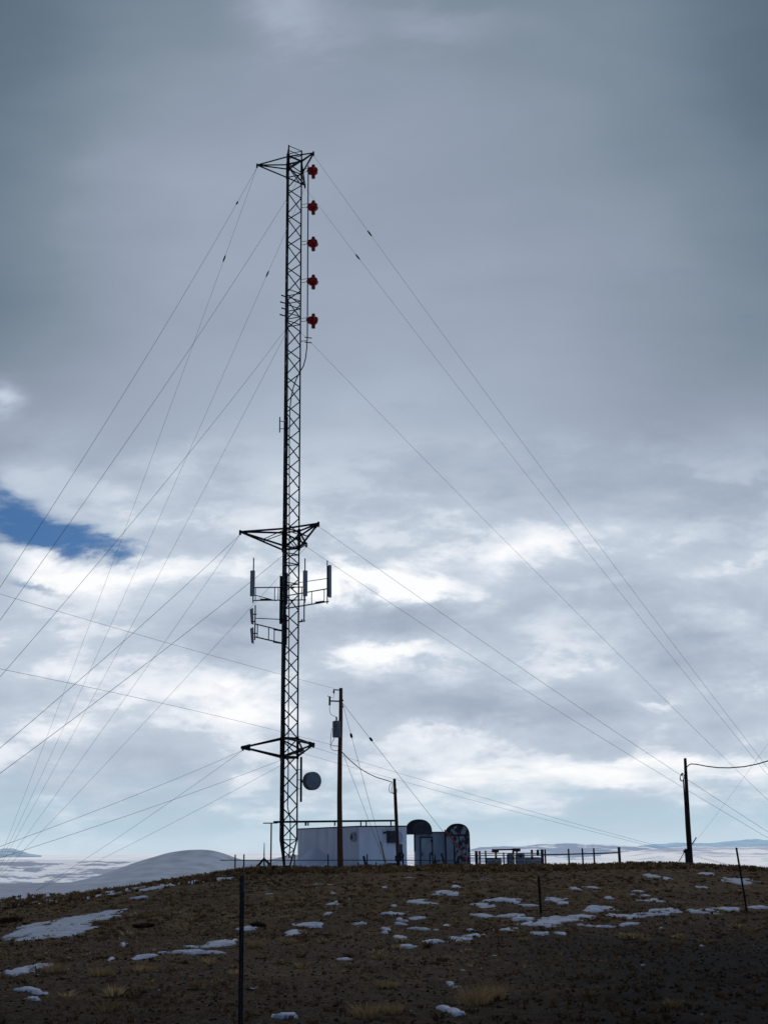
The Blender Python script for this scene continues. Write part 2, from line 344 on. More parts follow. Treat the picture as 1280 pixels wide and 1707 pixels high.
# ------------------------------------------------------------------ ground sheet
front = np.radians(np.arange(-27, 27.01, .1)); side = np.radians(np.arange(30, 331, 3.))
ang = np.concatenate([front, side])
rad = np.concatenate([[.3, 1, 2, 4], 6*1.0055**np.arange(0, 520), np.geomspace(107, 70000, 130)])
AA, RR = np.meshgrid(ang, rad); GX = RR*np.sin(AA); GY = RR*np.cos(AA); GZ = height(GX, GY)
na, nr = len(ang), len(rad)
V = np.stack([GX, GY, GZ], -1).reshape(-1, 3)
ii, jj = np.meshgrid(np.arange(nr-1), np.arange(na), indexing='ij'); j2 = (jj+1) % na
Fq = np.stack([ii*na+jj, ii*na+j2, (ii+1)*na+j2, (ii+1)*na+jj], -1).reshape(-1, 4)
def ground_mat():
    m = bpy.data.materials.new('hilltop_soil_and_snow'); t = nt(m); b = t.nodes['Principled BSDF']; L = t.links.new
    b.inputs['Roughness'].default_value = .95; b.inputs['Specular IOR Level'].default_value = .08
    g = t.nodes.new('ShaderNodeNewGeometry')
    def noise(s, d=5, r=.6, vec=None):
        n = t.nodes.new('ShaderNodeTexNoise'); n.inputs['Scale'].default_value = s; n.inputs['Detail'].default_value = d; n.inputs['Roughness'].default_value = r
        L(vec or g.outputs['Position'], n.inputs['Vector']); return n.outputs['Fac']
    def ramp(x, stops):
        n = t.nodes.new('ShaderNodeValToRGB'); L(x, n.inputs[0]); cr = n.color_ramp
        while len(cr.elements) < len(stops): cr.elements.new(.5)
        for e, (p, c) in zip(cr.elements, stops): e.position = p; e.color = (*c, 1)
        return n.outputs[0]
    def mix(f, a, bb, typ='MIX'):
        n = t.nodes.new('ShaderNodeMix'); n.data_type = 'RGBA'; n.blend_type = typ
        if isinstance(f, float): n.inputs[0].default_value = f
        else: L(f, n.inputs[0])
        for v, k in ((a, 6), (bb, 7)):
            if isinstance(v, tuple): n.inputs[k].default_value = (*v, 1)
            else: L(v, n.inputs[k])
        return n.outputs[2]
    def attr(nm):
        n = t.nodes.new('ShaderNodeAttribute'); n.attribute_name = nm; return n.outputs['Fac']
    def mr(x, a0, a1, b0=0., b1=1.):
        n = t.nodes.new('ShaderNodeMapRange'); L(x, n.inputs[0]); n.inputs[1].default_value = a0; n.inputs[2].default_value = a1; n.inputs[3].default_value = b0; n.inputs[4].default_value = b1; return n.outputs[0]
    def ma(op, a, bb):
        n = t.nodes.new('ShaderNodeMath'); n.operation = op
        for k, v in enumerate((a, bb)):
            if isinstance(v, (int, float)): n.inputs[k].default_value = v
            else: L(v, n.inputs[k])
        return n.outputs[0]
    patch = noise(.35, 6); fine = noise(9, 6, .7); grit = noise(38, 3, .7); mid = noise(2.2, 6, .65)
    soil = ramp(fine, [(.32,(.030,.017,.010)),(.47,(.080,.052,.031)),(.58,(.135,.092,.055)),(.72,(.22,.16,.10))])
    grass = ramp(mid, [(.34,(.055,.031,.017)),(.5,(.140,.086,.044)),(.66,(.25,.17,.090))])
    c = mix(mr(ma('ADD', patch, ma('MULTIPLY', ma('SUBTRACT', attr('grassy'), .5), .5)), .42, .62), soil, grass)
    c = mix(.9, c, ramp(grit, [(.36,(.22,.20,.18)),(.5,(1.,1.,1.)),(.64,(2.3,2.15,2.0))]), 'MULTIPLY')
    c = mix(.8, c, ramp(noise(13, 4, .7), [(.36,(.35,.30,.28)),(.5,(1.,1.,1.)),(.64,(1.8,1.7,1.5))]), 'MULTIPLY')
    c = mix(mr(attr('near_dark'), 0, 1, 0, .95), c, (.009,.0055,.005))
    c = mix(1.0, c, (.84,.83,.84), 'MULTIPLY')
    # far snow country: white flats, bluish shade in the colour, dark scrub on the breaks
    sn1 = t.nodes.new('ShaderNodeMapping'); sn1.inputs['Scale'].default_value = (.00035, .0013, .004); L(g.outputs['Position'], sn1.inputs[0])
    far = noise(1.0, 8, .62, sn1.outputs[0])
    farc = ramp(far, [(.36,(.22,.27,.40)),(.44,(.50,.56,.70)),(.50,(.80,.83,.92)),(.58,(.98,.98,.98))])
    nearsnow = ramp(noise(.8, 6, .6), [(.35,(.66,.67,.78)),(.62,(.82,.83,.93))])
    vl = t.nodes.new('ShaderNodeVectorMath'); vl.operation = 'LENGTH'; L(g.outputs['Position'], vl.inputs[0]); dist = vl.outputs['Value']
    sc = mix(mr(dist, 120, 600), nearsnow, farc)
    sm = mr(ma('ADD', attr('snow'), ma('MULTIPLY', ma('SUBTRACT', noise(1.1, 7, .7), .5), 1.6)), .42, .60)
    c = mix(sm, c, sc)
    L(c, b.inputs['Base Color'])
    bp = t.nodes.new('ShaderNodeBump'); bp.inputs['Strength'].default_value = .9; bp.inputs['Distance'].default_value = .05
    L(ma('MULTIPLY', ma('ADD', fine, ma('MULTIPLY', grit, .5)), mr(sm, 0, 1, 1, .15)), bp.inputs['Height']); L(bp.outputs[0], b.inputs['Normal'])
    # aerial haze and sunlight on the far plain, painted in as glow
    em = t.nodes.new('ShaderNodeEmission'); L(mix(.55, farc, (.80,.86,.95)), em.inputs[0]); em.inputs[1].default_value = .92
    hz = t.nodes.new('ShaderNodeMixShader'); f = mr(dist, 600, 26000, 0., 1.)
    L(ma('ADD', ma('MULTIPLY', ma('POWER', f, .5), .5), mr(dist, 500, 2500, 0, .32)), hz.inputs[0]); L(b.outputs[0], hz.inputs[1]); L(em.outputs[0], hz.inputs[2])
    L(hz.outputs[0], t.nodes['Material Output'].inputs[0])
    return m
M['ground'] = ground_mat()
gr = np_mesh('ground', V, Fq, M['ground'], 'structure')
gx, gy = GX.ravel(), GY.ravel()
snow = sstep(61, 67, gy+1.5*fbm(gx/2, gy/2, 3, 3))
lf = np.interp(gx, [-40,-18,-12,-7,-4], [50,53,56,60,63])       # nearer snow line on the left flank
snow = np.maximum(snow, sstep(-1.0, 3.5, gy-lf))
snow = np.where(gy < 0, 0, snow); snow = np.where(np.hypot(gx, gy) > 110, 1, snow)
fattr(gr, 'snow', snow)
grassy = sstep(22, 52, gy)*.6+.25+.2*sstep(4, -8, gx)
fattr(gr, 'grassy', grassy)
near_dark = sstep(.3, 4.5, gx)*sstep(33, 22, gy)*.95+.62*sstep(21, 11, gy)  # ground tone darker towards the near right and the near edge
fattr(gr, 'near_dark', np.clip(near_dark, 0, 1))

# ------------------------------------------------------------------ snow patches lying on the near slope
PATCH = [(40,1496,60,4),(120,1491,45,3),(200,1485,50,3),(260,1480,36,3),(315,1473,30,2.5),(375,1466,22,2),(90,1500,30,2),(20,1506,30,3),(112,1538,76,20),(150,1532,38,13),(78,1548,40,11),(100,1556,50,10),(40,1620,38,7),(43,1656,34,6),(320,1591,50,6),(355,1577,42,7),(415,1549,20,5),(242,1597,14,5),(206,1576,7,4),
 (505,1541,25,4),(530,1540,24,4),(489,1556,17,5),(598,1540,14,3),(575,1598,20,3.5),(466,1702,22,3.5),(560,1507,10,3),(545,1525,10,2.5),(637,1552,8,3),(182,1602,7,4),(235,1497,20,3),
 (735,1489,17,5),(752,1492,14,3),(830,1502,38,6),(860,1505,14,4),(800,1508,25,3),(880,1510,18,4),(925,1499,22,6),(940,1507,15,3.5),(670,1500,14,3),(700,1504,22,4),(655,1511,10,2.5),(720,1506,14,3),
 (1000,1517,27,5),(1085,1462,20,4),(1112,1466,12,4),(1180,1458,18,3),(1228,1468,25,6),(1060,1487,14,2.5),(990,1481,14,3),(955,1481,12,2.5),(1080,1496,10,2.5),(1170,1480,9,2.5),(1015,1498,8,2.5),
 (930,1535,38,8),(900,1541,45,6),(975,1530,35,6),(1040,1528,40,5),(1080,1524,34,5),(1120,1521,38,5),(1165,1520,28,4),(1205,1515,28,4),(1265,1514,20,4),(870,1530,28,5),(850,1526,25,4),(800,1526,22,4),
 (790,1560,26,3.5),(770,1564,24,4),(720,1569,22,4),(674,1579,17,5),(700,1549,24,3),(780,1552,14,3),(840,1549,24,3),(900,1557,16,3),(1050,1541,20,3.5),(1000,1545,30,3),(670,1542,18,3),(690,1530,18,3),
 (662,1564,11,4),(652,1522,22,3),(668,1533,14,2.5),(750,1645,14,5),(752,1686,15,6),(745,1541,12,2.5),(810,1513,14,3),(930,1557,10,2),(560,1488,7,2),(370,1467,10,2),(640,1480,8,2),(760,1480,10,2),(820,1484,12,2)]
wp = []
for px, py, rx, ry in PATCH:
    q = ground_hit(px, py); q1 = ground_hit(px, py-ry); q2 = ground_hit(px, py+ry)
    wp.append((q[0], q[1], rx*q[1]/2125*.92, max(.10, min(3.5, (q1[1]-q2[1])/2*(1.15 if rx > 34 and px < 300 else .7)))))
rs = (RR[:, :len(front)] > 9.5) & (RR[:, :len(front)] < 64)
rows = np.where(rs[:, 0])[0]; nf = len(front)
SX = GX[rows][:, :nf]; SY = GY[rows][:, :nf]; SZ = GZ[rows][:, :nf]
mk = np.full(SX.shape, -1.0)
wx = SX+.22*fbm(SX*2.2, SY*1.2, 5, 40); wy = SY+.9*fbm(SX*1.5+9, SY*.9, 5, 50)
for x, y, a, b in wp:
    sel = (abs(SX-x) < 2.2*a+.3) & (abs(SY-y) < 2.2*b+1)
    v = (1-((wx-x)/a)**2-((wy-y)/b)**2)*(1.5 if a > .55 and x < -2 and y > 18 else 1)
    mk = np.where(sel, np.maximum(mk, v), mk)
mk = mk+1.0*fbm(SX*3.0, SY*1.7, 5, 60)+.8*fbm(SX*2.4, SY*5.0, 4, 63)+.9*fbm(SX*13, SY*6, 4, 66)-.12
mk = np.maximum(mk, np.where(SY > 30, (fbm(SX/1.3+4, SY/2.2, 5, 70)-.60)*3, -1))      # a few stray scraps further up
hs = np.where(mk > 0, .012+.035*np.clip(mk, 0, 1)**.7, .012+.22*np.clip(mk, -1, 0))
SV = np.stack([SX, SY, SZ+hs], -1).reshape(-1, 3)
nr2 = len(rows); i2, j2_ = np.meshgrid(np.arange(nr2-1), np.arange(nf-1), indexing='ij')
q = np.stack([i2*nf+j2_, i2*nf+j2_+1, (i2+1)*nf+j2_+1, (i2+1)*nf+j2_], -1).reshape(-1, 4)
keep = (mk.ravel()[q] > -.12).any(1); q = q[keep]
used = np.unique(q); remap = np.zeros(len(SV), int); remap[used] = np.arange(len(used))
sp = np_mesh('snow_patches', SV[used], remap[q], M['snow'], 'stuff')
tag(sp, 'thin scattered patches of old snow lying on the dry brown slope', 'snow')
fattr(sp, 'thick', np.clip(mk.ravel()[used], -1, 1))

# ------------------------------------------------------------------ big snow drift behind the crest (left)
dx = np.linspace(-34, 6, 200); dy = np.linspace(74, 118, 90); DX, DY = np.meshgrid(dx, dy)
def drift_top(px):
    return np.interp(px, [60,140,180,230,280,310,340,360,380,395,410,450,475,500,520,560], [1476,1468,1455,1436,1421,1416.5,1415,1417,1423,1430,1434,1433,1426,1422,1430,1450])
pxs = 646.5+DX/95*2125.; topz = np.array([[0]])
hz_at = 1414-.012*(pxs-640); relz = -(drift_top(pxs)-hz_at)*95/2203.
k_ = np.array([1, 3, 5, 3, 1])/13.
for _ in range(3): relz = np.apply_along_axis(lambda r: np.convolve(np.pad(r, 2, 'edge'), k_, 'valid'), 1, relz)
wy_ = np.clip(1-np.abs(DY-95)/np.where(DY < 95, 19, 20), 0, 1); wy_ = wy_**1.1
gzd = height(DX, DY)
DZ = gzd-.25+(relz+1.6-gzd+.25)*wy_+.06*fbm(DX/2, DY/2, 3, 90)*wy_
DZ = np.where(DX < -30, np.minimum(DZ, gzd-.05), DZ)
n1_, n2_ = DX.shape; a_, b_ = np.meshgrid(np.arange(n1_-1), np.arange(n2_-1), indexing='ij')
dr = np_mesh('snow_hill', np.stack([DX, DY, DZ], -1).reshape(-1, 3), np.stack([a_*n2_+b_, a_*n2_+b_+1, (a_+1)*n2_+b_+1, (a_+1)*n2_+b_], -1).reshape(-1, 4), M['driftsnow'], 'structure')

# ------------------------------------------------------------------ distant hills
def hill_mat(name, c1, c2, haze, f, sc=.004, thr=(.45, .55)):  # c1 paints the relief shade; the emission paints haze and sunlit brightness
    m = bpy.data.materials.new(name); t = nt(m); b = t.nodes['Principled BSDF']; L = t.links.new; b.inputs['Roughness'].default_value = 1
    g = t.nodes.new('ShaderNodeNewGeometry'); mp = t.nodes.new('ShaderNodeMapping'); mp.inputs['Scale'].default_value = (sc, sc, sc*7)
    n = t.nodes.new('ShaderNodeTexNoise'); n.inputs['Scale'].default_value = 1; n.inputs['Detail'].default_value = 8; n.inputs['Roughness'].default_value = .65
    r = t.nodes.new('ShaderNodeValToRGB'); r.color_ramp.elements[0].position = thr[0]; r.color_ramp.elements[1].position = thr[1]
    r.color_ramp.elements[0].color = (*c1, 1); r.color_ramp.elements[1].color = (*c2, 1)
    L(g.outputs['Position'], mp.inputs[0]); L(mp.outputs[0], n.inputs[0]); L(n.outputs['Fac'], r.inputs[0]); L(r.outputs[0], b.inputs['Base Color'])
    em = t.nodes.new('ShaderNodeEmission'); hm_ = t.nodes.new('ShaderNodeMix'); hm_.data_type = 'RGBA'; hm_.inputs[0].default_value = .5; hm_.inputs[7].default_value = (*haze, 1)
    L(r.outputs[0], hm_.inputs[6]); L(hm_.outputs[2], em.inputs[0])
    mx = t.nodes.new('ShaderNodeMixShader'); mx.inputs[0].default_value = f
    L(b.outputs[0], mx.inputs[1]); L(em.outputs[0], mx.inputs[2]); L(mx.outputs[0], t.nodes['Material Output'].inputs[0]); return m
def ridge(name, pts, D, depth, m, foot=-136, rough=1.5, seed=1):
    """pts: (px, py of the crest); the hill runs from its front foot up to the crest at distance D and down behind"""
    xs = np.linspace(pts[0][0], pts[-1][0], 420); ys = np.interp(xs, *zip(*pts))
    rows_ = []; T = [-1, -.75, -.5, -.3, -.15, -.05, 0, .2, 1]
    env = np.clip(np.minimum(xs-pts[0][0], pts[-1][0]-xs)/60, 0, 1)
    for t_ in T:
        Y = D+t_*depth*(1+.15*fbm(xs/60, xs*0, 3, seed))
        hor = 1414-.012*(xs-640)
        crest = (hor-ys+rough*fbm(xs/14., xs*0+3, 4, seed+9)*env)*D/2203.
        base_ = foot
        k = (1-abs(t_))**.8 if t_ < 0 else (1-t_)
        z = base_+(crest-base_)*k+(1-abs(t_))*abs(t_)*18*fbm(xs/22., xs*0+t_*3, 4, seed+30)*D/9000
        rows_.append(np.stack([(xs-646.5)/2125*Y, Y+xs*0, z+1.6], -1))
    W = np.stack(rows_); a, b = W.shape[:2]; i, j = np.meshgrid(np.arange(a-1), np.arange(b-1), indexing='ij')
    return np_mesh(name, W.reshape(-1, 3), np.stack([i*b+j, i*b+j+1, (i+1)*b+j+1, (i+1)*b+j], -1).reshape(-1, 4), m, 'structure')
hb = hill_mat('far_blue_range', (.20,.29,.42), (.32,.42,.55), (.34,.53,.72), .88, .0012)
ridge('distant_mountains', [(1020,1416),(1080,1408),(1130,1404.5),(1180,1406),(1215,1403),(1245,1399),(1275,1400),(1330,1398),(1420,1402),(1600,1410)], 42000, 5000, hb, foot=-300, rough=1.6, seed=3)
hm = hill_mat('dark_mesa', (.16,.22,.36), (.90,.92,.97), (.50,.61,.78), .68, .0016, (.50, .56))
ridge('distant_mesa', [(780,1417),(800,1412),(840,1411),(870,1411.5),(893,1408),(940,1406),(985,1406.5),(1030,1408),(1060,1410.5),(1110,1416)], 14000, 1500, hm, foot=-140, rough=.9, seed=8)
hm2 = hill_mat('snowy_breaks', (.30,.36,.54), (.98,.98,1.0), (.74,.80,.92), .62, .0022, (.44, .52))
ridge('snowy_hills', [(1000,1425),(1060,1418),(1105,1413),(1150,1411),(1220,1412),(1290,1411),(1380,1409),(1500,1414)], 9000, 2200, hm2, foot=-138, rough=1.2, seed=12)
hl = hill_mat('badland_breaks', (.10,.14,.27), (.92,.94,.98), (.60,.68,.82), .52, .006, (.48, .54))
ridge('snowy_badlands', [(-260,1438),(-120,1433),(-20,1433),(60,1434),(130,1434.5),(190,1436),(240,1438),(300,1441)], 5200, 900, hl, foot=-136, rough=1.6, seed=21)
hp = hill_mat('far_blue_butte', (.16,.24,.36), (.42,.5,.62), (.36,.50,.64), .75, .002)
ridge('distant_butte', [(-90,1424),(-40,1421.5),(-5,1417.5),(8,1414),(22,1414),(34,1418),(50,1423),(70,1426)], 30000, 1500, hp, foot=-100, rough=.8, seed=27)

# ------------------------------------------------------------------ grass and stones
def leaf_mat(name, stops):
    m = bpy.data.materials.new(name); t = nt(m); b = t.nodes['Principled BSDF']; b.inputs['Roughness'].default_value = .9; b.inputs['Specular IOR Level'].default_value = .1
    a = t.nodes.new('ShaderNodeAttribute'); a.attribute_name = 'tone'; r = t.nodes.new('ShaderNodeValToRGB'); cr = r.color_ramp
    while len(cr.elements) < len(stops): cr.elements.new(.5)
    for e, (p, c) in zip(cr.elements, stops): e.position = p; e.color = (*c, 1)
    t.links.new(a.outputs['Fac'], r.inputs[0]); t.links.new(r.outputs[0], b.inputs['Base Color'])
    tr = t.nodes.new('ShaderNodeBsdfTranslucent'); t.links.new(r.outputs[0], tr.inputs[0]); mx = t.nodes.new('ShaderNodeMixShader'); mx.inputs[0].default_value = .3
    t.links.new(b.outputs[0], mx.inputs[1]); t.links.new(tr.outputs[0], mx.inputs[2]); t.links.new(mx.outputs[0], t.nodes['Material Output'].inputs[0])
    return m
M['grass'] = leaf_mat('dry_grass_blades', [(0,(.06,.034,.020)),(.35,(.155,.094,.050)),(.7,(.34,.225,.112)),(1,(.62,.46,.25))])
M['shrub'] = leaf_mat('dark_shrub_twigs', [(0,(.05,.027,.020)),(.3,(.09,.048,.030)),(1,(.14,.08,.05))])
def tufts(cx, cy, cz, hgt, spread, nb, tone, bw=.006):
    """arrays per tuft -> blade triangles"""
    n = len(cx); k = nb
    rep = lambda a: np.repeat(a, k)
    X, Y, Zc, H, S, T = map(rep, (cx, cy, cz, hgt, spread, tone)); N = n*k
    th = rng.uniform(0, 2*np.pi, N); rr = np.sqrt(rng.uniform(0, 1, N))*S*.45
    bx = X+rr*np.cos(th); by = Y+rr*np.sin(th)
    lean = rng.uniform(.15, 1., N)*S*1.0; hh = H*rng.uniform(.55, 1.1, N)
    tx = bx+lean*np.cos(th); ty = by+lean*np.sin(th)
    w = bw*(1+Y/14.)*rng.uniform(.7, 1.3, N); ph = rng.uniform(-.6, .6, N)
    wx_, wy__ = np.cos(ph)*w, np.sin(ph)*w
    mx_, my_ = bx+(tx-bx)*.35, by+(ty-by)*.35
    v = np.stack([np.stack([bx-wx_, by-wy__, Zc-.02], -1), np.stack([bx+wx_, by+wy__, Zc-.02], -1),
                  np.stack([mx_+wx_*.7, my_+wy__*.7, Zc+hh*.62], -1), np.stack([mx_-wx_*.7, my_-wy__*.7, Zc+hh*.62], -1),
                  np.stack([tx, ty, Zc+hh], -1), ], 1).reshape(-1, 3)
    o = np.arange(N)*5
    f = np.concatenate([np.stack([o, o+1, o+2], -1), np.stack([o, o+2, o+3], -1), np.stack([o+3, o+2, o+4], -1)])
    tn = np.repeat(np.clip(T+rng.uniform(-.2, .2, N), 0, 1), 5)
    return v, f, tn
def scatter(n, y0, y1, power=1.):
    Y = y0+(y1-y0)*rng.uniform(0, 1, n)**power; X = rng.uniform(-.36, .36, n)*Y
    return X, Y
sets = []
X, Y = scatter(16000, 10.5, 60, .8)
dens = fbm(X/2.5, Y/4, 4, 101)+.25*sstep(25, 50, Y)-.45*sstep(1.5, 6, X)*sstep(30, 24, Y)
k = dens > rng.uniform(-.35, .75, len(X)); X, Y = X[k], Y[k]
sets.append(tufts(X, Y, height(X, Y), rng.uniform(.02, .065, len(X)), rng.uniform(.05, .14, len(X)), 7, np.clip((.42+.5*fbm(X/1.5, Y/1.5, 3, 111)+rng.normal(0, .13, len(X)))*(1-.5*sstep(21, 11, Y)-.4*sstep(.3, 4.5, X)*sstep(33, 22, Y)), 0, 1)))
X, Y = scatter(5200, 54, 62); k = fbm(X/1.2, Y, 3, 121) > -.25; X, Y = X[k], Y[k]
sets.append(tufts(X, Y, height(X, Y), rng.uniform(.06, .20, len(X)), rng.uniform(.08, .2, len(X)), 7, np.clip(.42+rng.normal(0, .16, len(X)), 0, 1)))
X = rng.uniform(-20, -5, 900); Y = rng.uniform(50, 66, 900); k = fbm(X/1.6, Y/1.6, 3, 131) > .1; X, Y = X[k], Y[k]
sets.append(tufts(X, Y, height(X, Y), rng.uniform(.10, .24, len(X)), rng.uniform(.12, .25, len(X)), 9, np.clip(.35+rng.normal(0, .16, len(X)), 0, 1)))
X, Y = scatter(560, 12, 52, .7); k = fbm(X/3, Y/5, 3, 141)-.6*sstep(.5, 5, X)*sstep(30, 22, Y)-.25*sstep(20, 14, Y) > -.05; X, Y = X[k], Y[k]
sets.append(tufts(X, Y, height(X, Y), rng.uniform(.06, .13, len(X)), rng.uniform(.12, .24, len(X)), 30, np.clip(.62+rng.normal(0, .15, len(X)), 0, 1)))
off = 0; VV = []; FF = []; TT = []
for v, f, tn in sets: VV.append(v); FF.append(f+off); TT.append(tn); off += len(v)
go = np_mesh('dry_grass', np.concatenate(VV), np.concatenate(FF), M['grass'], 'stuff', smooth=False); fattr(go, 'tone', np.concatenate(TT))
tag(go, 'short dry straw coloured grass growing over the hilltop slope', 'grass')
CL = [(790,1668,.34,.36,'biggest pale bunchgrass clump, at the lower edge of the slope'),
      (820,1660,.30,.30,'pale straw bunchgrass clump growing against the right side of the largest clump'),
      (611,1690,.26,.26,'straw bunchgrass clump low on the slope, straight below the utility pole'),
      (655,1683,.20,.20,'small bunchgrass clump just right of the clump below the utility pole'),
      (425,1572,.26,.26,'bunchgrass clump beside the snow streak just right of the near fence post'),
      (480,1567,.22,.20,'small bunchgrass clump between the near fence post and the utility pole'),
      (645,1640,.20,.24,'faint bunchgrass clump on bare gravel above the low snow scraps'),
      (90,1613,.24,.34,'brownish bunchgrass clump beside the lower left snow streak'),
      (170,1618,.22,.30,'brownish bunchgrass clump below the big left snow patch'),
      (245,1612,.20,.28,'thin bunchgrass clump left of the near fence post, below the twin snow streaks')]
for px, py, h, s, lab in CL:
    g0 = ground_hit(px, py+8); one = lambda v: np.array([float(v)])
    v, f, tn = tufts(one(0), one(0), one(0), one(h*.75), one(s*.85), 230, one(.75), bw=.0028 if py > 1600 else .003)
    o = np_mesh('bunchgrass_clump', v, f, M['grass'], smooth=False); fattr(o, 'tone', tn)
    o.location = Vector(g0)-Vector((0, 0, .02)); tag(o, lab, 'grass clump', 'bunchgrass clumps on the slope')
for px, py, h, s_, lab in ((10,1538,.18,.8,'dark low reddish shrub at the left edge beside the big snow patch'),(240,1545,.10,.42,'dark low reddish shrub on the slope right of the big left snow patch'),
                           (432,1546,.14,.30,'dark brown low shrub beside the small snow patch right of the near fence post')):
    g0 = ground_hit(px, py); n_ = 14; a_r = rng.uniform(0, 6.28, n_); r_r = np.sqrt(rng.uniform(0, 1, n_))*s_*.5
    bx_, by_ = r_r*np.cos(a_r), r_r*np.sin(a_r)*1.3; bz_ = height(bx_+g0[0], by_+g0[1])-g0[2]
    v, f, tn = tufts(bx_, by_, bz_, rng.uniform(.5, 1, n_)*h, np.full(n_, s_*.35), 60, np.full(n_, .06), bw=.008)
    o = np_mesh('low_shrub', v, f, M['shrub'], smooth=False); fattr(o, 'tone', tn); o.location = Vector(g0); tag(o, lab, 'shrub', 'dark low shrubs on the slope')
# stones
ico = np.array([(0,0,1),(.9,0,.1),(.25,.85,-.1),(-.75,.5,.15),(-.7,-.55,-.05),(.3,-.9,.1),(0,0,-.8)]); icf = np.array([(0,1,2),(0,2,3),(0,3,4),(0,4,5),(0,5,1),(6,2,1),(6,3,2),(6,4,3),(6,5,4),(6,1,5)])
X, Y = scatter(30000, 10.3, 42, .7); n = len(X); sz = .006+.030*rng.uniform(0, 1, n)**4; ra = rng.uniform(0, 6.28, n)
P0 = ico[None]*sz[:, None, None]*rng.uniform(.6, 1.4, (n, 7, 3)); ca_, sa_ = np.cos(ra)[:, None], np.sin(ra)[:, None]
PX = P0[..., 0]*ca_-P0[..., 1]*sa_+X[:, None]; PY = P0[..., 0]*sa_+P0[..., 1]*ca_+Y[:, None]; PZ = P0[..., 2]*.6+(height(X, Y)+sz*.2)[:, None]
dk = 1-.75*np.clip(sstep(.3, 4.5, X)*sstep(33, 22, Y)+.5*sstep(21, 11, Y), 0, 1)
st = np_mesh('gravel', np.stack([PX, PY, PZ], -1).reshape(-1, 3), (icf[None]+(np.arange(n)*7)[:, None, None]).reshape(-1, 3), leaf_mat('stone', [(0,(.035,.026,.022)),(.4,(.10,.075,.055)),(.8,(.26,.20,.16)),(1,(.55,.50,.46))]), 'stuff', smooth=False)
fattr(st, 'tone', np.repeat(rng.uniform(0, 1, n)*dk, 7)); tag(st, 'loose small stones strewn over the near slope', 'gravel')

# ------------------------------------------------------------------ the mast
TY = 60.; TX = float(at(480.5, 1400, TY)[0]-.085); TZ = gz(TX, TY)
def tp(r, deg, z): return Vector((TX+r*math.cos(R_(deg)), TY-r*math.sin(R_(deg)), z))
LEG = (-10, 110, 230); RL = .50
ZT = at(480, 250, TY)[2]; Z1 = at(485, 280, TY)[2]; Z2 = at(485, 552, TY)[2]; Z3 = at(485, 889, TY)[2]; Z4 = at(482, 1246, TY)[2]
ZW = at(480, 1400, TY)[2]
mast = thing('lattice_mast', (TX, TY, TZ), 'tall dark three-legged lattice radio mast with a pointed base and three sets of outrigger arms', 'radio mast')
for d in LEG:
    MB().tube([tp(.13, d, TZ-.05), tp(RL, d, ZW), tp(RL, d, ZT)], .041, 8).build('leg', M['steel'], mast, smooth=True)
br = MB(); zz = ZW; hstep = .785; k = 0
while zz+hstep < ZT:
    for i in range(3):
        a, b = LEG[i], LEG[(i+1) % 3]
        if k % 2 == 0: br.bar(tp(RL, a, zz), tp(RL, b, zz+hstep), .031, n=5)
        else: br.bar(tp(RL, b, zz), tp(RL, a, zz+hstep), .031, n=5)
    zz += hstep; k += 1
for i in range(3):
    a, b = LEG[i], LEG[(i+1) % 3]
    z0 = ZW-1.05; rr_ = lambda z: .13+(RL-.13)*(z-TZ)/(ZW-TZ)
    for z in (ZW, ZT-.03, ZT-.32, ZT-.62): br.bar(tp(RL, a, z), tp(RL, b, z), .022, n=5)
    br.bar(tp(RL, a, ZW), tp(rr_(ZW-.45), b, ZW-.45), .022, n=5); br.bar(tp(rr_(ZW-.45), b, ZW-.45), tp(rr_(ZW-.85), a, ZW-.85), .022, n=5)
    br.bar(tp(RL, b, ZW), tp(rr_(ZW-.45), a, ZW-.45), .018, n=5)
    for zc in np.arange(Z2+.4, Z2+2.4, .45):                                   # stiffened section
        br.bar(tp(RL, a, zc), tp(RL, b, zc), .026, n=5)
    for zc in (Z1+.43, Z1-.36, Z3+.13, Z3-.77, Z4+.45, Z4-.5, Z3-1.6, Z3-2.6, Z3-1.1): br.bar(tp(RL, a, zc), tp(RL, b, zc), .03, n=5)
br.build('lattice_bracing', M['steel'], mast)
MB().lathe((TX, TY, TZ-.35), [(.34,0),(.34,.38),(.22,.42),(.16,.5)], n=16).build('base_plate', M['steel'], mast)
def stars(z, R, zu, zl, r, web=False, plate=0.):
    for n, d in enumerate((170, 50, -73)):
        s = MB(); tip = tp(R, d, z)
        two = sorted(LEG, key=lambda q: abs((q-d+180) % 360-180))[:2]
        for l in two:
            for dz in (zu, zl): s.bar(tip, tp(RL, l, z+dz), r, n=6)
        s.bar(tp(RL, two[0], z+zu), tp(RL, two[1], z+zu), r*.8); s.bar(tp(RL, two[0], z+zl), tp(RL, two[1], z+zl), r*.8)
        for l in two: s.bar(tp(RL, l, z+zu+.1), tp(RL, l, z+zl-.1), r*1.5, n=8)
        if web:
            for l in two:
                mid = tip.lerp(tp(RL, l, z+zl), .52); s.bar(mid, tp(RL, l, z+zu*.6), r*.45)
            s.bar(tip.lerp(tp(RL, two[0], z+zl), .5), tip.lerp(tp(RL, two[1], z+zl), .5), r*.5)
        if plate:
            out = (tip-Vector((TX, TY, z))).normalized()
            s.prism([tip+out*.1+Vector((0,0,.05)), tip-out*.36+Vector((0,0,.17)), tip-out*.36-Vector((0,0,.17)), tip+out*.1-Vector((0,0,.07))], out.cross(Vector((0,0,1)))*.03)
        s.build('outrigger_arm', M['steel'], mast)
        MB().bar(tip-Vector((0, 0, .16)), tip+Vector((0, 0, .08)), r*1.15, n=8).build('guy_shackle', M['steel'], mast)
stars(Z1, 1.93, .43, -.36, .042)
stars(Z3, 2.45, .13, -.77, .052, web=True)
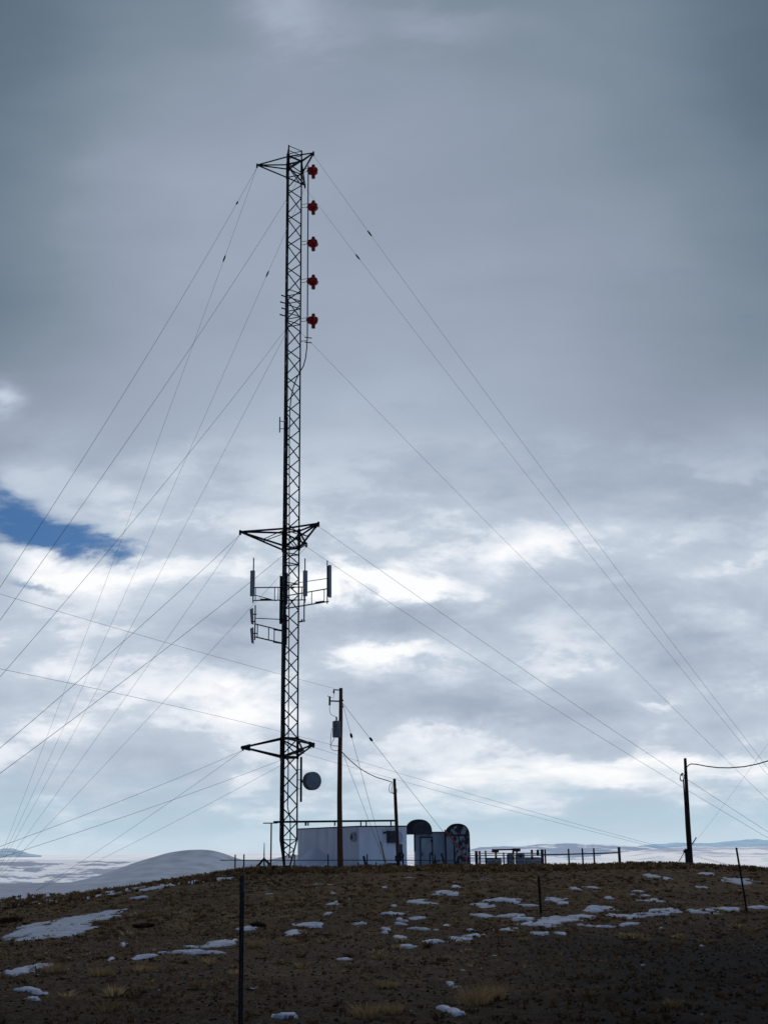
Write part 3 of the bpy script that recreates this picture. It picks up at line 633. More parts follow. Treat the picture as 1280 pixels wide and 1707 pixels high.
stars(Z4, 2.12, .42, -.44, .044, plate=1)
# cables strapped to the left legs
cb_ = MB()
for n, (dd, top, r) in enumerate([(114,at(470,500,TY)[2],.028),(106,at(470,505,TY)[2],.024),(118,at(470,870,TY)[2],.026),(102,at(470,700,TY)[2],.022),(228,at(470,640,TY)[2],.022),(110,at(470,1000,TY)[2],.024)]):
    rad_ = RL-.05-.035*(n % 3)
    pts = [tp(.16, dd, TZ+.1), tp(rad_, dd, ZW+.1)]+[tp(rad_+random.uniform(-.012, .012), dd+random.uniform(-1.5, 1.5), z) for z in np.arange(ZW+1.2, top, 1.3)]+[tp(rad_, dd, top)]
    cb_.tube(pts, r, 6)
cb_.build('cable_bundle', M['cable'], mast)
for z in np.arange(ZW+.6, ZT-1.5, 1.5):
    MB().bar(tp(RL+.03, 232+random.uniform(-4, 4), z), tp(RL+.02, 112, z), .022).build('cable_clamp', M['steel'], mast)
# side mounted small arms near the stiffened section
for px, py, ln in ((467,495,.32),(465,506,.5),(466,516,.3),(464,527,.55)):
    q = at(477, py, TY); MB().bar(q, q+Vector((-ln*.35-.12, -.15, .03)), .03, .045).build('step_arm', M['steel'], mast)
q = at(466.5, 708, TY-.1); MB().bar(q+Vector((0,0,-.42)), q+Vector((0,0,.42)), .03, n=8).bar(q+Vector((0,0,-.2)), q+Vector((.2,.1,-.2)), .02).bar(q+Vector((0,0,.2)), q+Vector((.2,.1,.2)), .02).build('antenna_stub', M['steel'], mast)
# feed line and pipe for the red antennas
pp = [at(514, 276, TY), at(513.2, 420, TY), at(512.4, 565, TY)]; px_ = float(pp[0].x+pp[2].x)/2
MB().bar((px_, TY, pp[0].z), (px_, TY, pp[2].z), .033, n=8).build('antenna_pipe', M['steel'], mast, smooth=True)
fl = [(512,566),(511.6,580),(509.5,597),(506,610),(499,622),(494,632),(489,646),(485.5,662),(483.5,680),(482.5,720),(482.5,900),(481.5,1100),(480.5,1300),(479.5,1345),(484,1365),(484,1400),(482,1430)]
MB().tube([at(x, y, TY+.02) for x, y in fl], .030, 6).build('feed_line', M['cable'], mast, smooth=True)
for py in (284, 343, 405, 468, 533):
    for o_ in (-3.2, 2.2):
        q = at(502, py+o_, TY); MB().bar((float(tp(RL, -10, 0).x), TY+.08, q.z), (px_, TY, q.z), .016).build('pipe_bracket', M['steel'], mast)
q = at(502, 568, TY).z; MB().bar((float(tp(RL, -10, 0).x), TY+.08, q), (px_, TY, q), .02).build('pipe_bracket', M['steel'], mast)
for dz in (-.13, .14):
    MB().bar((px_-.13, TY-.05, q+dz+.03), (px_+.24, TY-.05, q+dz-.02), .028).build('cross_rod', M['steel'], mast)
ords = ['topmost', 'second from the top', 'middle', 'fourth from the top', 'lowest']
for i, py in enumerate((285, 345, 405.5, 469, 534)):
    c = at(521.5, py, TY-.08)
    a_t = thing('red_antenna', c, 'dark red lobed broadcast antenna beside the mast, %s of the five' % ords[i], 'antenna', 'red broadcast antennas up the mast')
    a_t.rotation_euler = (0, 0, random.uniform(-.15, .15))
    b = MB(); b.lathe(c, [(.06,-.22),(.19,-.18),(.27,-.07),(.275,.04),(.22,.15),(.08,.21)], n=24, lobes=6, la=.14)
    b.build('antenna_body', M['red'], a_t, smooth=True)
    b = MB(); b.lathe(c+Vector((.03,0,0)), [(.02,-.46),(.10,-.44),(.105,-.12),(.10,.26),(.085,.36),(.02,.38)], n=14); b.build('antenna_stub', M['red'], a_t, smooth=True)
    b = MB(); b.bar((px_-.05, TY, c.z+.06), (c.x, c.y, c.z), .07, .1, n=10); b.build('mount_socket', M['red'], a_t, smooth=True)

# sector antennas
def panel(px, y0, y1, Y, w, label, whip=None, face=-70, name_c='cell antenna', lower=8):
    a = at(px, y1, Y); b = at(px, y0, Y); a = Vector((b.x, b.y, a.z))
    t = thing('panel_antenna', a, label, name_c, 'panel antennas around the middle of the mast')
    X = Vector((math.cos(R_(face+90)), math.sin(R_(face+90)), 0)); Yv = Vector((-math.sin(R_(face+90)), math.cos(R_(face+90)), 0))
    h = b.z-a.z; c = (a+b)/2
    MB().box(c, (w, .13, h), X=X, Y=Yv).build('radome', M['panel'], t, bevel=.03)
    MB().box(c+Yv*.078, (w*.5, .03, h*.96), X=X, Y=Yv).build('rear_channel', M['panelback'], t)
    for zc in (.04, -.04): pass
    cc = c+Yv*.14
    MB().bar((cc.x, cc.y, a.z-.3), (cc.x, cc.y, (at(px, whip, Y).z if whip else b.z+.1)), .03, n=8).build('mounting_pipe', M['steel'], t)
    return cc
panel(421.5, 951, 994, 59.3, .22, 'grey panel antenna on the left end of the upper frame, left of the mast', 929, -100)
panel(509, 951, 994, 59.3, .22, 'grey panel antenna on the upper frame just right of the mast, before the rightmost panel', 930, -80)
panel(550, 942, 996, 58.9, .17, 'rightmost grey panel antenna, at the far end of the right frame', 934, -20)
panel(477.5, 955, 1008, 60.9, .16, 'grey panel antenna half hidden behind the mast lattice', 947, 60)
def panel2(px, y0, y1, Y, lab):
    a = at(px, y1, Y); b = at(px, y0, Y)
    t = thing('panel_antenna', (b.x, b.y, a.z), lab, 'cell antenna', 'panel antennas around the middle of the mast')
    off = Vector((-.05, 0, 0)); MB().prism([Vector((b.x,b.y,b.z))+off+Vector((-.05,0,-.08)), Vector((b.x,b.y,b.z))+Vector((.06,0,0)), Vector((b.x+.09,b.y,a.z)), Vector((b.x-.03,b.y,a.z+.05))], (0,.12,0)).build('radome', M['panel'], t, bevel=.015)
    MB().bar((b.x+.07,b.y+.06,(a.z+b.z)/2+.1), (b.x+.24,b.y+.06,(a.z+b.z)/2+.1), .03).build('clamp', M['steel'], t)
panel2(420, 1013, 1041, 59.2, 'short grey panel antenna on the lower left frame, upper of the two')
panel2(420.5, 1045, 1073, 59.2, 'short grey panel antenna on the lower left frame, lower of the two')
# frames
f1 = MB(); z_u = at(466, 978, 59.3).z; z_l = at(466, 999.5, 59.3).z
xl, xr = at(421, 990, 59.3).x, at(510, 990, 59.3).x
for z in (z_u, z_l): f1.bar((xl, 59.45, z), (xr, 59.45, z), .028)
for px in (426, 458, 464, 503, 507): x = at(px, 990, 59.45).x; f1.bar((x, 59.45, z_u), (x, 59.45, z_l), .022)
f1.bar((xl+.1, 59.45, at(425,991,59.3).z), (at(460,1000,59.3).x, 59.5, z_l-.02), .022)
for s_ in (-.35, .3): f1.bar((TX+s_, 59.45, z_l), (TX+s_*.6, 59.75, z_l), .05).bar((TX+s_, 59.45, z_u), (TX+s_*.6, 59.75, z_u), .05)
f1.box(((xl+TX-.5)/2, 59.5, z_l+.06), (.5, .12, .05))
f1.build('antenna_frame', M['steel'], mast)
f2 = MB(); rt = at(548, 1002.5, 58.95); rz = rt.z; lt = atz(497, 1011, rz); dv = (rt-lt); l2 = lt-dv*.45
up = at(548, 981, 58.95).z-rz
f2.bar(l2, rt, .032); f2.bar(l2+Vector((0,0,up)), rt+Vector((0,0,up)), .028)
for k_2 in (.10, .62, .9): q = l2.lerp(rt, k_2); f2.bar(q, q+Vector((0,0,up)), .022)
q = at(548, 964, 58.95); f2.bar(q, (TX+.45, 60.0, q.z+.02), .018)
q = l2.lerp(rt, .45); f2.bar(q+Vector((0,0,-.75)), q+Vector((0,0,up+.65)), .035)
f2.box(l2.lerp(rt, .8)+Vector((0,0,.05)), (.5,.1,.05), rz=math.atan2(dv.y, dv.x))
q = at(497, 1037, 59.8); f2.bar(q, q+Vector((.35,-.1,.04)), .035).bar(q+Vector((.1,0,0)), q+Vector((.22,-.1,.12)), .03)
f2.build('antenna_frame', M['steel'], mast)
f3 = MB(); a3 = at(425, 1061.5, 59.2); b3 = atz(466, 1071, a3.z); up3 = at(425, 1040, 59.2).z-a3.z
f3.bar(a3, b3, .035); f3.bar(a3+Vector((0,0,up3)), b3+Vector((0,0,up3)), .032)
for k_3 in (.1, .55, .78): q = a3.lerp(b3, k_3); f3.bar(q, q+Vector((0,0,up3)), .026)
f3.bar((a3.x,a3.y,at(425,1067,59.2).z), (a3.x,a3.y,at(425,1009,59.2).z), .034)
q = at(425, 1030.5, 59.2); f3.bar(q, (TX-.3, 59.9, q.z+.05), .022)
for o_ in (Vector((0,0,0)), Vector((0,0,up3))): f3.bar(b3+o_+Vector((-.3,-.0,.04)), b3+o_+Vector((.1,.2,0)), .05)
f3.bar(a3+Vector((0,0,.75)), a3+Vector((-.2,0,.75)), .03)
f3.build('antenna_frame', M['steel'], mast)
# remote boxes in the lattice
MB().box(at(469, 1000, 60), (.16,.2,2.4)).build('equipment_box', M['cable'], mast, bevel=.02)
MB().box(at(476, 1050, 60.1), (.16,.16,1.5)).build('equipment_box', M['panelback'], mast, bevel=.02)
# microwave dish
dc = at(519.5, 1302, TY-.25); ax = Vector((.52, -.86, -.02)).normalized()
dt = thing('microwave_dish', dc, 'round grey drum-shaped microwave dish on a pipe at the lower right side of the mast', 'dish antenna')
MB().lathe(dc, [(.10,-.34),(.30,-.26),(.425,-.12),(.43,.15),(.425,.19),(.30,.215),(.05,.225)], axis=ax, n=40).build('drum', M['dish'], dt, smooth=True)
xp = at(502, 1300, TY-.1).x; za, zb_ = at(502, 1337, TY).z, at(502, 1262, TY).z
MB().bar((xp, TY-.1, za), (xp, TY-.1, zb_), .055, n=10).build('mounting_pipe', M['steel'], dt, smooth=True)
for py in (1283, 1300, 1315): z = at(500, py, TY).z; MB().bar((TX+.49, TY+.05, z), (xp, TY-.1, z), .016).build('mount_strut', M['steel'], dt)
MB().bar((xp, TY-.1, dc.z), dc-ax*.3, .06).build('mount_bracket', M['steel'], dt)

MB().lathe(dc+ax*.2, [(.405,0),(.40,.02),(.30,.045),(.05,.06)], axis=ax, n=40).build('radome_face', M['dishface'], dt, smooth=True)
# ------------------------------------------------------------------ guy wires
def gp(x, y, dz=0): return Vector((x, y, gz(x, y)+dz))
AB = gp(-15.1, 31); AB2 = gp(-16.6, 31); q = at(-18, 1480, 84); CA = gp(q.x, 84); q = at(62, 1455, 75); CAi = gp(q.x, 75)
q = at(1437, 1446, 65); BC = gp(q.x, 65); q = at(1268, 1441, 64); BCi = gp(q.x, 64)
S = lambda z, Rr, d: tp(Rr, d, z)-Vector((0, 0, .14))
WG = 'guy wires bracing the lattice mast'
def catenary(a, b, sag, n=28):
    L_ = (b-a).length
    return [a.lerp(b, t)-Vector((0, 0, 4*sag*L_*t*(1-t))) for t in [i/n for i in range(n+1)]]
def wire(a, b, sag, label, ins=None, r=.0066, name='guy_wire', cat='guy wire', group=WG, m='guy'):
    pts = catenary(a, b, sag)
    w = solo(MB().tube(pts, r, 4), name, M[m], b, label, cat, group)
    if ins:
        best = min(range(281), key=lambda i: abs(proj(a.lerp(b, i/280)-Vector((0, 0, 4*sag*(b-a).length*(i/280)*(1-i/280))))[1]-ins))
        t = best/280; c = a.lerp(b, t)-Vector((0, 0, 4*sag*(b-a).length*t*(1-t))); d = (b-a).normalized()
        MB().tube([c-d*.2, c-d*.15, c, c+d*.15, c+d*.2], [.015, .035, .045, .035, .015], 8).build('strain_insulator', M['cable'], w)
    return w
A_, B_, C_ = 170, 50, -73
wire(S(Z1,1.93,A_), AB, .018, 'outermost left guy wire, from the left tip of the top outriggers', 338)
wire(S(Z1,1.93,A_), CA, .012, 'steeper guy wire of the pair from the left tip of the top outriggers', 430)
wire(S(Z1,1.93,B_), AB, .018, 'guy wire passing behind the mast cables to the left just under the top outriggers')
wire(S(Z1,1.93,C_), CA, .012, 'steep guy wire leaving the mast on the left well below the top outriggers', 455)
wire(S(Z1,1.93,B_), BC, .010, 'uppermost guy wire on the right, from the right tip of the top outriggers', 388)
wire(S(Z1,1.93,C_), BC, .010, 'second uppermost guy wire on the right, leaving just below the top outriggers', 430)
wire(tp(RL,110,Z2), AB, .014, 'shallower guy wire of the pair leaving the mast left beside the lowest red antenna')
wire(tp(RL,230,Z2), CA, .008, 'steeper guy wire of the pair leaving the mast left beside the lowest red antenna')
wire(tp(RL,-10,Z2), BC, .008, 'guy wire running right from the mast just below the lowest red antenna')
wire(S(Z3,2.45,A_), AB, .009, 'guy wire from the left tip of the middle outriggers, shallower of its pair', r=.008)
wire(S(Z3,2.45,A_), CA, .004, 'guy wire from the left tip of the middle outriggers, steeper of its pair')
wire(S(Z3,2.45,B_), AB, .009, 'guy wire passing behind the upper left panel antenna down to the left', r=.008)
wire(S(Z3,2.45,C_), CA, .004, 'guy wire leaving the mast to the left between the upper and lower left panel antennas')
wire(S(Z3,2.45,B_), BC, .009, 'guy wire from the right tip of the middle outriggers down to the right', r=.008)
wire(S(Z3,2.45,C_), BC, .012, 'guy wire passing just above the rightmost panel antenna, below the middle outriggers', r=.008)
wire(S(Z4,2.12,A_), AB2, .008, 'shallow guy wire from the left tip of the lowest outriggers, upper of its pair')
wire(S(Z4,2.12,A_), CAi, .006, 'guy wire from the left tip of the lowest outriggers, steeper of its pair')
wire(S(Z4,2.12,B_), AB2, .008, 'shallow guy wire leaving the mast left just under the lowest outriggers')
wire(S(Z4,2.12,C_), CAi, .006, 'lowest guy wire on the left, leaving the mast below the lowest outriggers')
wire(S(Z4,2.12,B_), BCi, .006, 'long shallow guy wire to the right from the lowest outriggers, upper of two')
wire(S(Z4,2.12,C_), BCi, .006, 'long shallow guy wire to the right from the lowest outriggers, lower of two')

# ------------------------------------------------------------------ utility pole
def crooked(pts, rr_, Y): return MB().tube([at(x, y, Y) for x, y in pts], rr_, 12)
UY = 59.
ub = at(567.5, 1455, UY); pole = thing('utility_pole', (ub.x, UY, gz(ub.x, UY)), 'tall brown wooden utility pole with a transformer, standing in front of the equipment shelter', 'utility pole')
crooked([(568.3,1147),(568,1200),(566.6,1260),(566,1330),(566.6,1390),(567.5,1450),(567.6,1462)], [.085,.095,.108,.118,.128,.14,.14], UY).build('wooden_pole', M['wood'], pole, smooth=True)
T1 = at(567, 1150, UY)
MB().bar(at(556,1149.5,UY-.05), at(567,1150.5,UY-.05), .028).build('top_bracket', M['steel'], pole)
MB().lathe(at(556.5,1152.5,UY-.05), [(.02,-.10),(.05,-.07),(.03,-.03),(.05,.0),(.03,.04),(.02,.09)], n=10).build('pin_insulator', M['insul'], pole)
MB().bar(at(551,1168.5,UY-.05), at(567,1169,UY-.05), .035).build('cutout_arm', M['steel'], pole)
co = MB(); co.bar(at(549.5,1176,UY-.1), at(549.8,1161,UY-.1), .05, n=8); co.bar(at(546,1160,UY-.1), at(551,1162,UY-.1), .02); co.build('fuse_cutout', M['insul'], pole)
for pts_, r_j in ((((549.5,1177),(549.5,1184),(551,1190),(555,1193),(559,1194),(560.5,1197)), .012), (((556.5,1155),(556.6,1160),(556,1164),(551,1162)), .009),
                  (((553.5,1214),(551.5,1228),(551,1240),(551.3,1246),(554,1250),(559,1251.5),(564,1251)), .014), (((557.5,1230),(554,1237),(551,1243),(556,1243.5),(563,1243.5)), .013)):
    MB().tube([at(x,y,UY-.15) for x,y in pts_], r_j, 5).build('jumper_wire', M['cable'], pole)
tc_ = at(561, 1216, UY-.22); tt = MB(); tt.lathe(tc_, [(.185,-.37),(.19,-.34),(.19,.33),(.20,.34),(.20,.37),(.10,.41),(.05,.42)], n=24); tf = tt.build('transformer_tank', M['tx'], pole, smooth=True)
MB().lathe(tc_+Vector((.0,0,.38)), [(.04,0),(.035,.08),(.05,.1),(.03,.14),(.045,.16),(.02,.22)], n=10).build('bushing', M['insul'], tf)
MB().box(tc_+Vector((.13,.12,0)), (.12,.2,.5)).build('hanger', M['steel'], pole)
MB().bar(at(570.5,1167,UY), at(572.5,1168,UY), .04).build('through_bolt', M['steel'], pole); MB().bar(at(570.3,1178,UY), at(572.3,1178,UY), .04).build('through_bolt', M['steel'], pole)
T2 = at(571, 1172, UY); T3 = at(571.5, 1178, UY)
GG = 'guy wires of the utility pole'
gb = at(645, 1446, 64.); gb = gp(gb.x, 64.)
w1 = wire(T2, gb, .0, 'steep guy wire with an insulator, from the utility pole top to the yellow guard', None, .009, group=GG)
gb2 = at(787, 1443, 66.5); gb2 = gp(gb2.x, 66.5)
w2 = wire(T2, gb2, .002, 'long guy wire with an insulator, from the utility pole to the orange guard', None, .009, group=GG)
T4 = at(571.5, 1255, UY)
wire(T4, gb, .0, 'short guy wire from midway up the utility pole down to the yellow guard', None, .008, group=GG)
def ins_on(w, a, b, py):
    t = min([i/200 for i in range(201)], key=lambda t: abs(proj(a.lerp(b, t))[1]-py)); c = a.lerp(b, t); d = (b-a).normalized()
    MB().tube([c-d*.13, c-d*.09, c, c+d*.09, c+d*.13], [.02, .055, .065, .055, .02], 8).build('strain_insulator', M['cable'], w)
ins_on(w1, T2, gb, 1226); ins_on(w2, T2, gb2, 1233)
a0 = T2.lerp(gb, 1); dgy = (T2-gb).normalized()
y0_ = at(634, 1403, 63.2); solo(MB().bar(gb-Vector((0,0,.05)), y0_, .035, n=8), 'guy_guard', M['yellow'], gb, 'thin yellow guy wire guard leaning in front of the white shelter wall', 'guy guard')
o0 = at(741, 1384, 65.3); o1 = at(758, 1405, 65.7)
solo(MB().tube([gb2-Vector((0,0,.05)), at(772,1424,66.1), at(758,1404,65.7), o0], [.03,.035,.04,.04], 8), 'guy_guard', M['orange'], gb2, 'faded orange guy wire guard slanting down across the peeling arched hood', 'guy guard')

# overhead lines coming in from the left, and their next pole (outside the picture)
LP = Vector((-20.6, 16, gz(-20.6, 16)))
lp = thing('utility_pole', LP, 'plain brown wooden pole carrying the two overhead lines, off to the left', 'utility pole')
MB().tube([LP-Vector((0,0,.5)), LP+Vector((0,0,10.2))], [.15,.09], 12).build('wooden_pole', M['wood'], lp, smooth=True)
MB().bar(LP+Vector((0,0,10.1)), LP+Vector((.25,-.1,10.1)), .03).build('top_bracket', M['steel'], lp)
def through(a, px, py, Yq, Yend, sag):
    """a line from a that passes the sight line (px,py) at depth Yq, extended to depth Yend"""
    q = at(px, py, Yq); return a+(q-a)*((Yend-a.y)/(q.y-a.y))
u0 = at(556.5, 1147.5, UY-.05); u1 = LP+Vector((.25,-.1,10.15))
PW = 'overhead power lines'
l0 = at(565, 1245, UY-.1)
def sagwire(a, b, z_at, Yq, r, label):
    """parabola through a, b and the height z_at at depth Yq"""
    t = (Yq-a.y)/(b.y-a.y); lz = a.z+(b.z-a.z)*t; s4 = (lz-z_at)/(t*(1-t))
    pts = [a.lerp(b, i/40)-Vector((0,0,s4*(i/40)*(1-i/40))) for i in range(41)]
    return solo(MB().tube(pts, r, 5), 'power_line', M['guy'], a, label, 'power line', PW)
qa = at(0, 990, 37); bx = u0.x+(qa.x-u0.x)*((16-u0.y)/(qa.y-u0.y)); 
LPv = Vector((bx, 16, gz(bx, 16)))
lp.location = LPv
sagwire(u0, Vector((bx,16,LPv.z+10.15)), qa.z, 37, .0055, 'upper power line crossing the sky from the left to the top of the utility pole')
qb = at(0, 1117, 37.3); sagwire(l0, Vector((bx,16,LPv.z+7.0)), qb.z, 37.3, .0055, 'lower power line crossing behind the mast to midway up the utility pole')

# ------------------------------------------------------------------ short service pole and drop cable
SY_ = 64.; sb = at(664.5, 1450, SY_); spz = gz(sb.x, SY_)
spole = thing('service_pole', (sb.x, SY_, spz), 'short wooden service pole with a meter box, by the white shelter', 'service pole')
crooked([(657.3,1298),(659.5,1350),(662,1400),(664.5,1450),(665,1458)], [.075,.082,.09,.1,.1], SY_).build('wooden_pole', M['wood'], spole, smooth=True)
lo = MB(); lo.tube([at(x,y,SY_-.12) for x,y in ((652,1305),(649.5,1309),(648.5,1315),(649.5,1320),(653,1322),(657,1323.5),(661,1321),(661.5,1317),(660,1314))], .016, 5)
lo.tube([at(x,y,SY_-.12) for x,y in ((654,1304),(654,1311),(652.5,1316),(654,1321),(658,1324))], .016, 5); lo.build('cable_loops', M['cable'], spole)
MB().tube([at(x,y,SY_-.12) for x,y in ((660.5,1322),(662.5,1360),(664.5,1408))], .022, 6).build('conduit', M['wood'], spole)
MB().box(at(667, 1416, SY_-.15), (.24,.18,.52)).build('meter_box', M['dish'], spole, bevel=.02)
s = MB(); s.box(at(664, 1431, SY_-.2), (.34,.2,.28)); s.lathe(at(666,1424,SY_-.28), [(.08,-.06),(.1,0),(.08,.06)], axis=Vector((0,-1,0)), n=14); s.bar(at(671,1424,SY_-.2), at(672,1446,SY_-.2), .05); s.tube([at(669,1418,SY_-.25), at(673,1426,SY_-.25), at(671,1433,SY_-.25)], .03, 6); s.build('switch_gear', M['hood'], spole, bevel=.01)
solo(MB().box(at(656, 1440.5, SY_-.3), (.62,.4,.10)).box(at(649,1444,SY_-.3), (.08,.3,.3)).box(at(663,1444,SY_-.3), (.08,.3,.3)), 'timber_step', M['hood'], at(656,1446,SY_-.3), 'low dark timber step at the foot of the short service pole', 'step')
solo(MB().tube([at(x,y,59+(SY_-59)*k/6) for k,(x,y) in enumerate(((570.5,1254),(582,1266),(597,1279),(612,1288.5),(628,1296),(642,1300),(654,1304)))], .022, 6), 'service_cable', M['cable'], at(570.5,1254,59), 'black service cable drooping from the utility pole to the short wooden pole', 'cable')

# ------------------------------------------------------------------ right pole
RY = 62.; rb = at(1150, 1446, RY)
rpole = thing('service_pole', (rb.x, RY, gz(rb.x, RY)), 'dark leaning wooden pole with a conduit and meter box, alone at the right', 'service pole')
crooked([(1141.3,1264),(1143.5,1310),(1146.5,1370),(1150,1432),(1151,1455)], [.07,.085,.1,.125,.13], RY).build('wooden_pole', M['darkwood'], rpole, smooth=True)
MB().tube([at(x,y,RY-.15) for x,y in ((1138.5,1300),(1141,1340),(1143,1380),(1145.5,1416))], .035, 6).build('conduit', M['darkwood'], rpole)
s = MB(); s.tube([at(1136.5+3.4*math.cos(q), 1295.5+6*math.sin(q), RY-.15) for q in np.linspace(0, 6.2, 18)], .018, 5); s.tube([at(1135.5+3*math.cos(q), 1297+5.5*math.sin(q), RY-.2) for q in np.linspace(0, 6.2, 18)], .013, 5)
s.tube([at(1138,1290,RY-.15), at(1136.8,1289,RY-.15), at(1135,1293,RY-.15)], .04, 6); s.build('cable_coil', M['cable'], rpole)
MB().box(at(1145, 1427, RY-.2), (.20,.2,.68)).box(at(1140.5,1419,RY-.2), (.12,.16,.12)).build('meter_box', M['cable'], rpole, bevel=.02)
# cable going right to the next pole (outside the picture)
NP = at(1520, 1445, 52.); NPz = gz(NP.x, 52.); ntop = at(1520, 1205, 52.)
npole = thing('service_pole', (NP.x, 52., NPz), 'plain wooden pole holding the far end of the drooping cable, off to the right', 'service pole')
MB().tube([(NP.x, 52., NPz-.4), (NP.x, 52., ntop.z+.2)], [.13,.09], 10).build('wooden_pole', M['darkwood'], npole, smooth=True)
cp = [(1144,1279,62),(1147,1275.5,61.9),(1151,1273.5,61.7),(1160,1274,61.3),(1175,1277,60.9),(1195,1279.6,60.3),(1215,1280,59.7),(1240,1278,59),(1262,1273.5,58.3),(1282,1267.5,57.7),(1330,1252,56.5),(1400,1229,54.7),(1520,1205,52)]
solo(MB().tube([at(*c) for c in cp], .026, 6), 'service_cable', M['cable'], at(*cp[0]), 'thick black cable drooping right from the top of the lone right pole', 'cable')
ga = Vector((NP.x, 52., ntop.z-.3)); q = at(1127, 1443, 63.); gbb = gp(q.x, 63.)
wg = wire(at(1310, 1195, 56), gbb, .012, 'thin guy wire rising right from the ground beside the lone right pole', None, .0035, group=None)
solo(MB().bar(gbb, at(1141,1419,62.6), .02).bar(at(1153,1407,62.3), at(1160,1396,62.1), .028), 'anchor_rod', M['steel'], gbb, 'short steel anchor rod leaning to the foot of the lone right pole', 'anchor rod')

# ------------------------------------------------------------------ white equipment shelter
_c = at(598, 1405, 68); CX, CY = _c.x, 68.; dR = Vector((.88,.475,0)).normalized(); dL = Vector((-.475,.88,0)).normalized()
BZ = gz(CX, CY)-.15; TOPZ = at(598, 1376.5, 68).z; LW, WW = 7.78, 2.93
def _fit(d, px):
    L_ = np.arange(1, 12, .01); return float(L_[np.argmin([abs(proj((CX+d.x*l, CY+d.y*l, TOPZ-1))[0]-px) for l in L_])])
LW, WW = _fit(dL, 496.5), _fit(dR, 678)
c0 = Vector((CX, CY, 0)); cR_ = c0+dR*WW; cL_ = c0+dL*LW; cB = c0+dR*WW+dL*LW
sh = thing('equipment_shelter', (CX, CY, BZ), 'large white flat-roofed equipment shelter behind the utility pole, with round and boxed vents', 'shelter')
def zz_(v, z): return Vector((v.x, v.y, z))
t_ = .12
s = MB(); s.prism([zz_(c0,BZ), zz_(cR_,BZ), zz_(cB,BZ), zz_(cL_,BZ)], (0,0,TOPZ-.06-BZ)); s.build('wall', M['wall'], sh)
ew = MB(); ew.prism([zz_(c0-dL*.006+dR*.01,BZ), zz_(cR_-dL*.006-dR*.01,BZ), zz_(cR_+dL*.05-dR*.01,BZ), zz_(c0+dL*.05+dR*.01,BZ)], (0,0,TOPZ-.065-BZ)); ew.build('end_wall_lit', M['wallend_lit'], sh)  # thin skin over the end wall, its brighter light put into the colour
o_ = .04; cs = [c0-dR*o_-dL*o_, cR_+dR*o_-dL*o_, cB+dR*o_+dL*o_, cL_-dR*o_+dL*o_]
s = MB(); s.prism([zz_(v, TOPZ-.055) for v in cs], (0,0,.06)); s.build('roof', M['roof'], sh)
def on_wall(px, py, which):
    """point of a wall plane on a sight line"""
    d = Vector(ray(px, py)); n = dR if which == 'L' else dL; o = Vector(CAM); t = (c0-o).dot(Vector((n.x,n.y,0)))/d.dot(n); return o+d*t
# thin panel seams on both faces
s = MB()
for k in range(1, 6): q = c0+dL*(LW*k/6); s.box((q.x-dR.x*.004, q.y-dR.y*.004, (TOPZ+BZ)/2-.05), (.03,.014,TOPZ-BZ-.2), X=dL, Y=dR)
for k in (1,): q = c0+dR*(WW*.5); s.box((q.x-dL.x*.010, q.y-dL.y*.010, (TOPZ+BZ)/2-.05), (.025,.014,TOPZ-BZ-.2), X=dR, Y=dL)
s.build('seam_strips', M['wall'], sh)
q = on_wall(591, 1395.5, 'L'); v = thing
s = MB(); s.lathe(q-dR*.02, [(.235,0),(.25,.08),(.24,.16),(.17,.17),(.15,.10),(.02,.10)], axis=-dR, n=28); vf = s.build('round_vent', M['white'], sh, smooth=True)
s = MB(); s.lathe(q-dR*.14, [(.135,0),(.13,.02),(.02,.022)], axis=-dR, n=20); s.build('vent_opening', M['hood'], vf)
q = on_wall(651, 1395, 'R'); s = MB(); s.box(q-dL*.18, (.50,.36,.64), X=dR, Y=dL); hv = s.build('vent_hood', M['hoodl'], sh, bevel=.02)
q2 = on_wall(661, 1397, 'R'); ol = [q2+dR*(.36*math.cos(a)*.75)+Vector((0,0,.36*math.sin(a))) for a in np.linspace(-math.pi/2, math.pi/2, 14)]
s = MB(); s.prism(ol, -dL*.22); s.build('curved_duct', M['wall'], sh)
q = on_wall(640, 1388, 'R'); MB().box(q-dL*.06, (.14,.12,.09), X=dR, Y=dL).bar(q-dL*.06, q-dL*.14+Vector((.06,0,.05)), .03).build('flood_lamp', M['hood'], sh)
MB().lathe(zz_(cR_+dL*.9, at(680,1419,70).z), [(.40,0),(.42,.06),(.36,.13),(.05,.16)], axis=dR, n=26).build('round_fan_cover', M['hood'], sh, smooth=True)
# snow drift piled against the long wall
pk = on_wall(531, 1410, 'L'); s = MB(); n = 16; base_l = on_wall(476, 1452, 'L'); base_r = on_wall(572, 1450, 'L')
top_ = pk; vs = []; fs = []
N1, N2 = 26, 10
for i in range(N1):
    t = i/(N1-1); bp_ = base_l.lerp(base_r, t); zt = BZ+.05+(pk.z-BZ)*max(0, 1-abs((t-.54)/(.54 if t < .54 else .46)))**.9
    for j in range(N2):
        u = j/(N2-1); q = Vector((bp_.x, bp_.y, 0))-dR*(1.9*u)+dR*.05
        vs.append((q.x, q.y, BZ-.15+(zt-BZ+.15)*(1-u)**1.25+.03*math.sin(i*1.7+j*2.1)*(1-u)))
for i in range(N1-1):
    for j in range(N2-1): fs.append((i*N2+j, i*N2+j+1, (i+1)*N2+j+1, (i+1)*N2+j))
sdft = solo(MB().add(vs, fs), 'snow_drift', M['driftsnow'], base_l.lerp(base_r, .5), 'peaked heap of pale snow banked against the long shelter wall, left of the utility pole', 'snow drift', smooth=True)
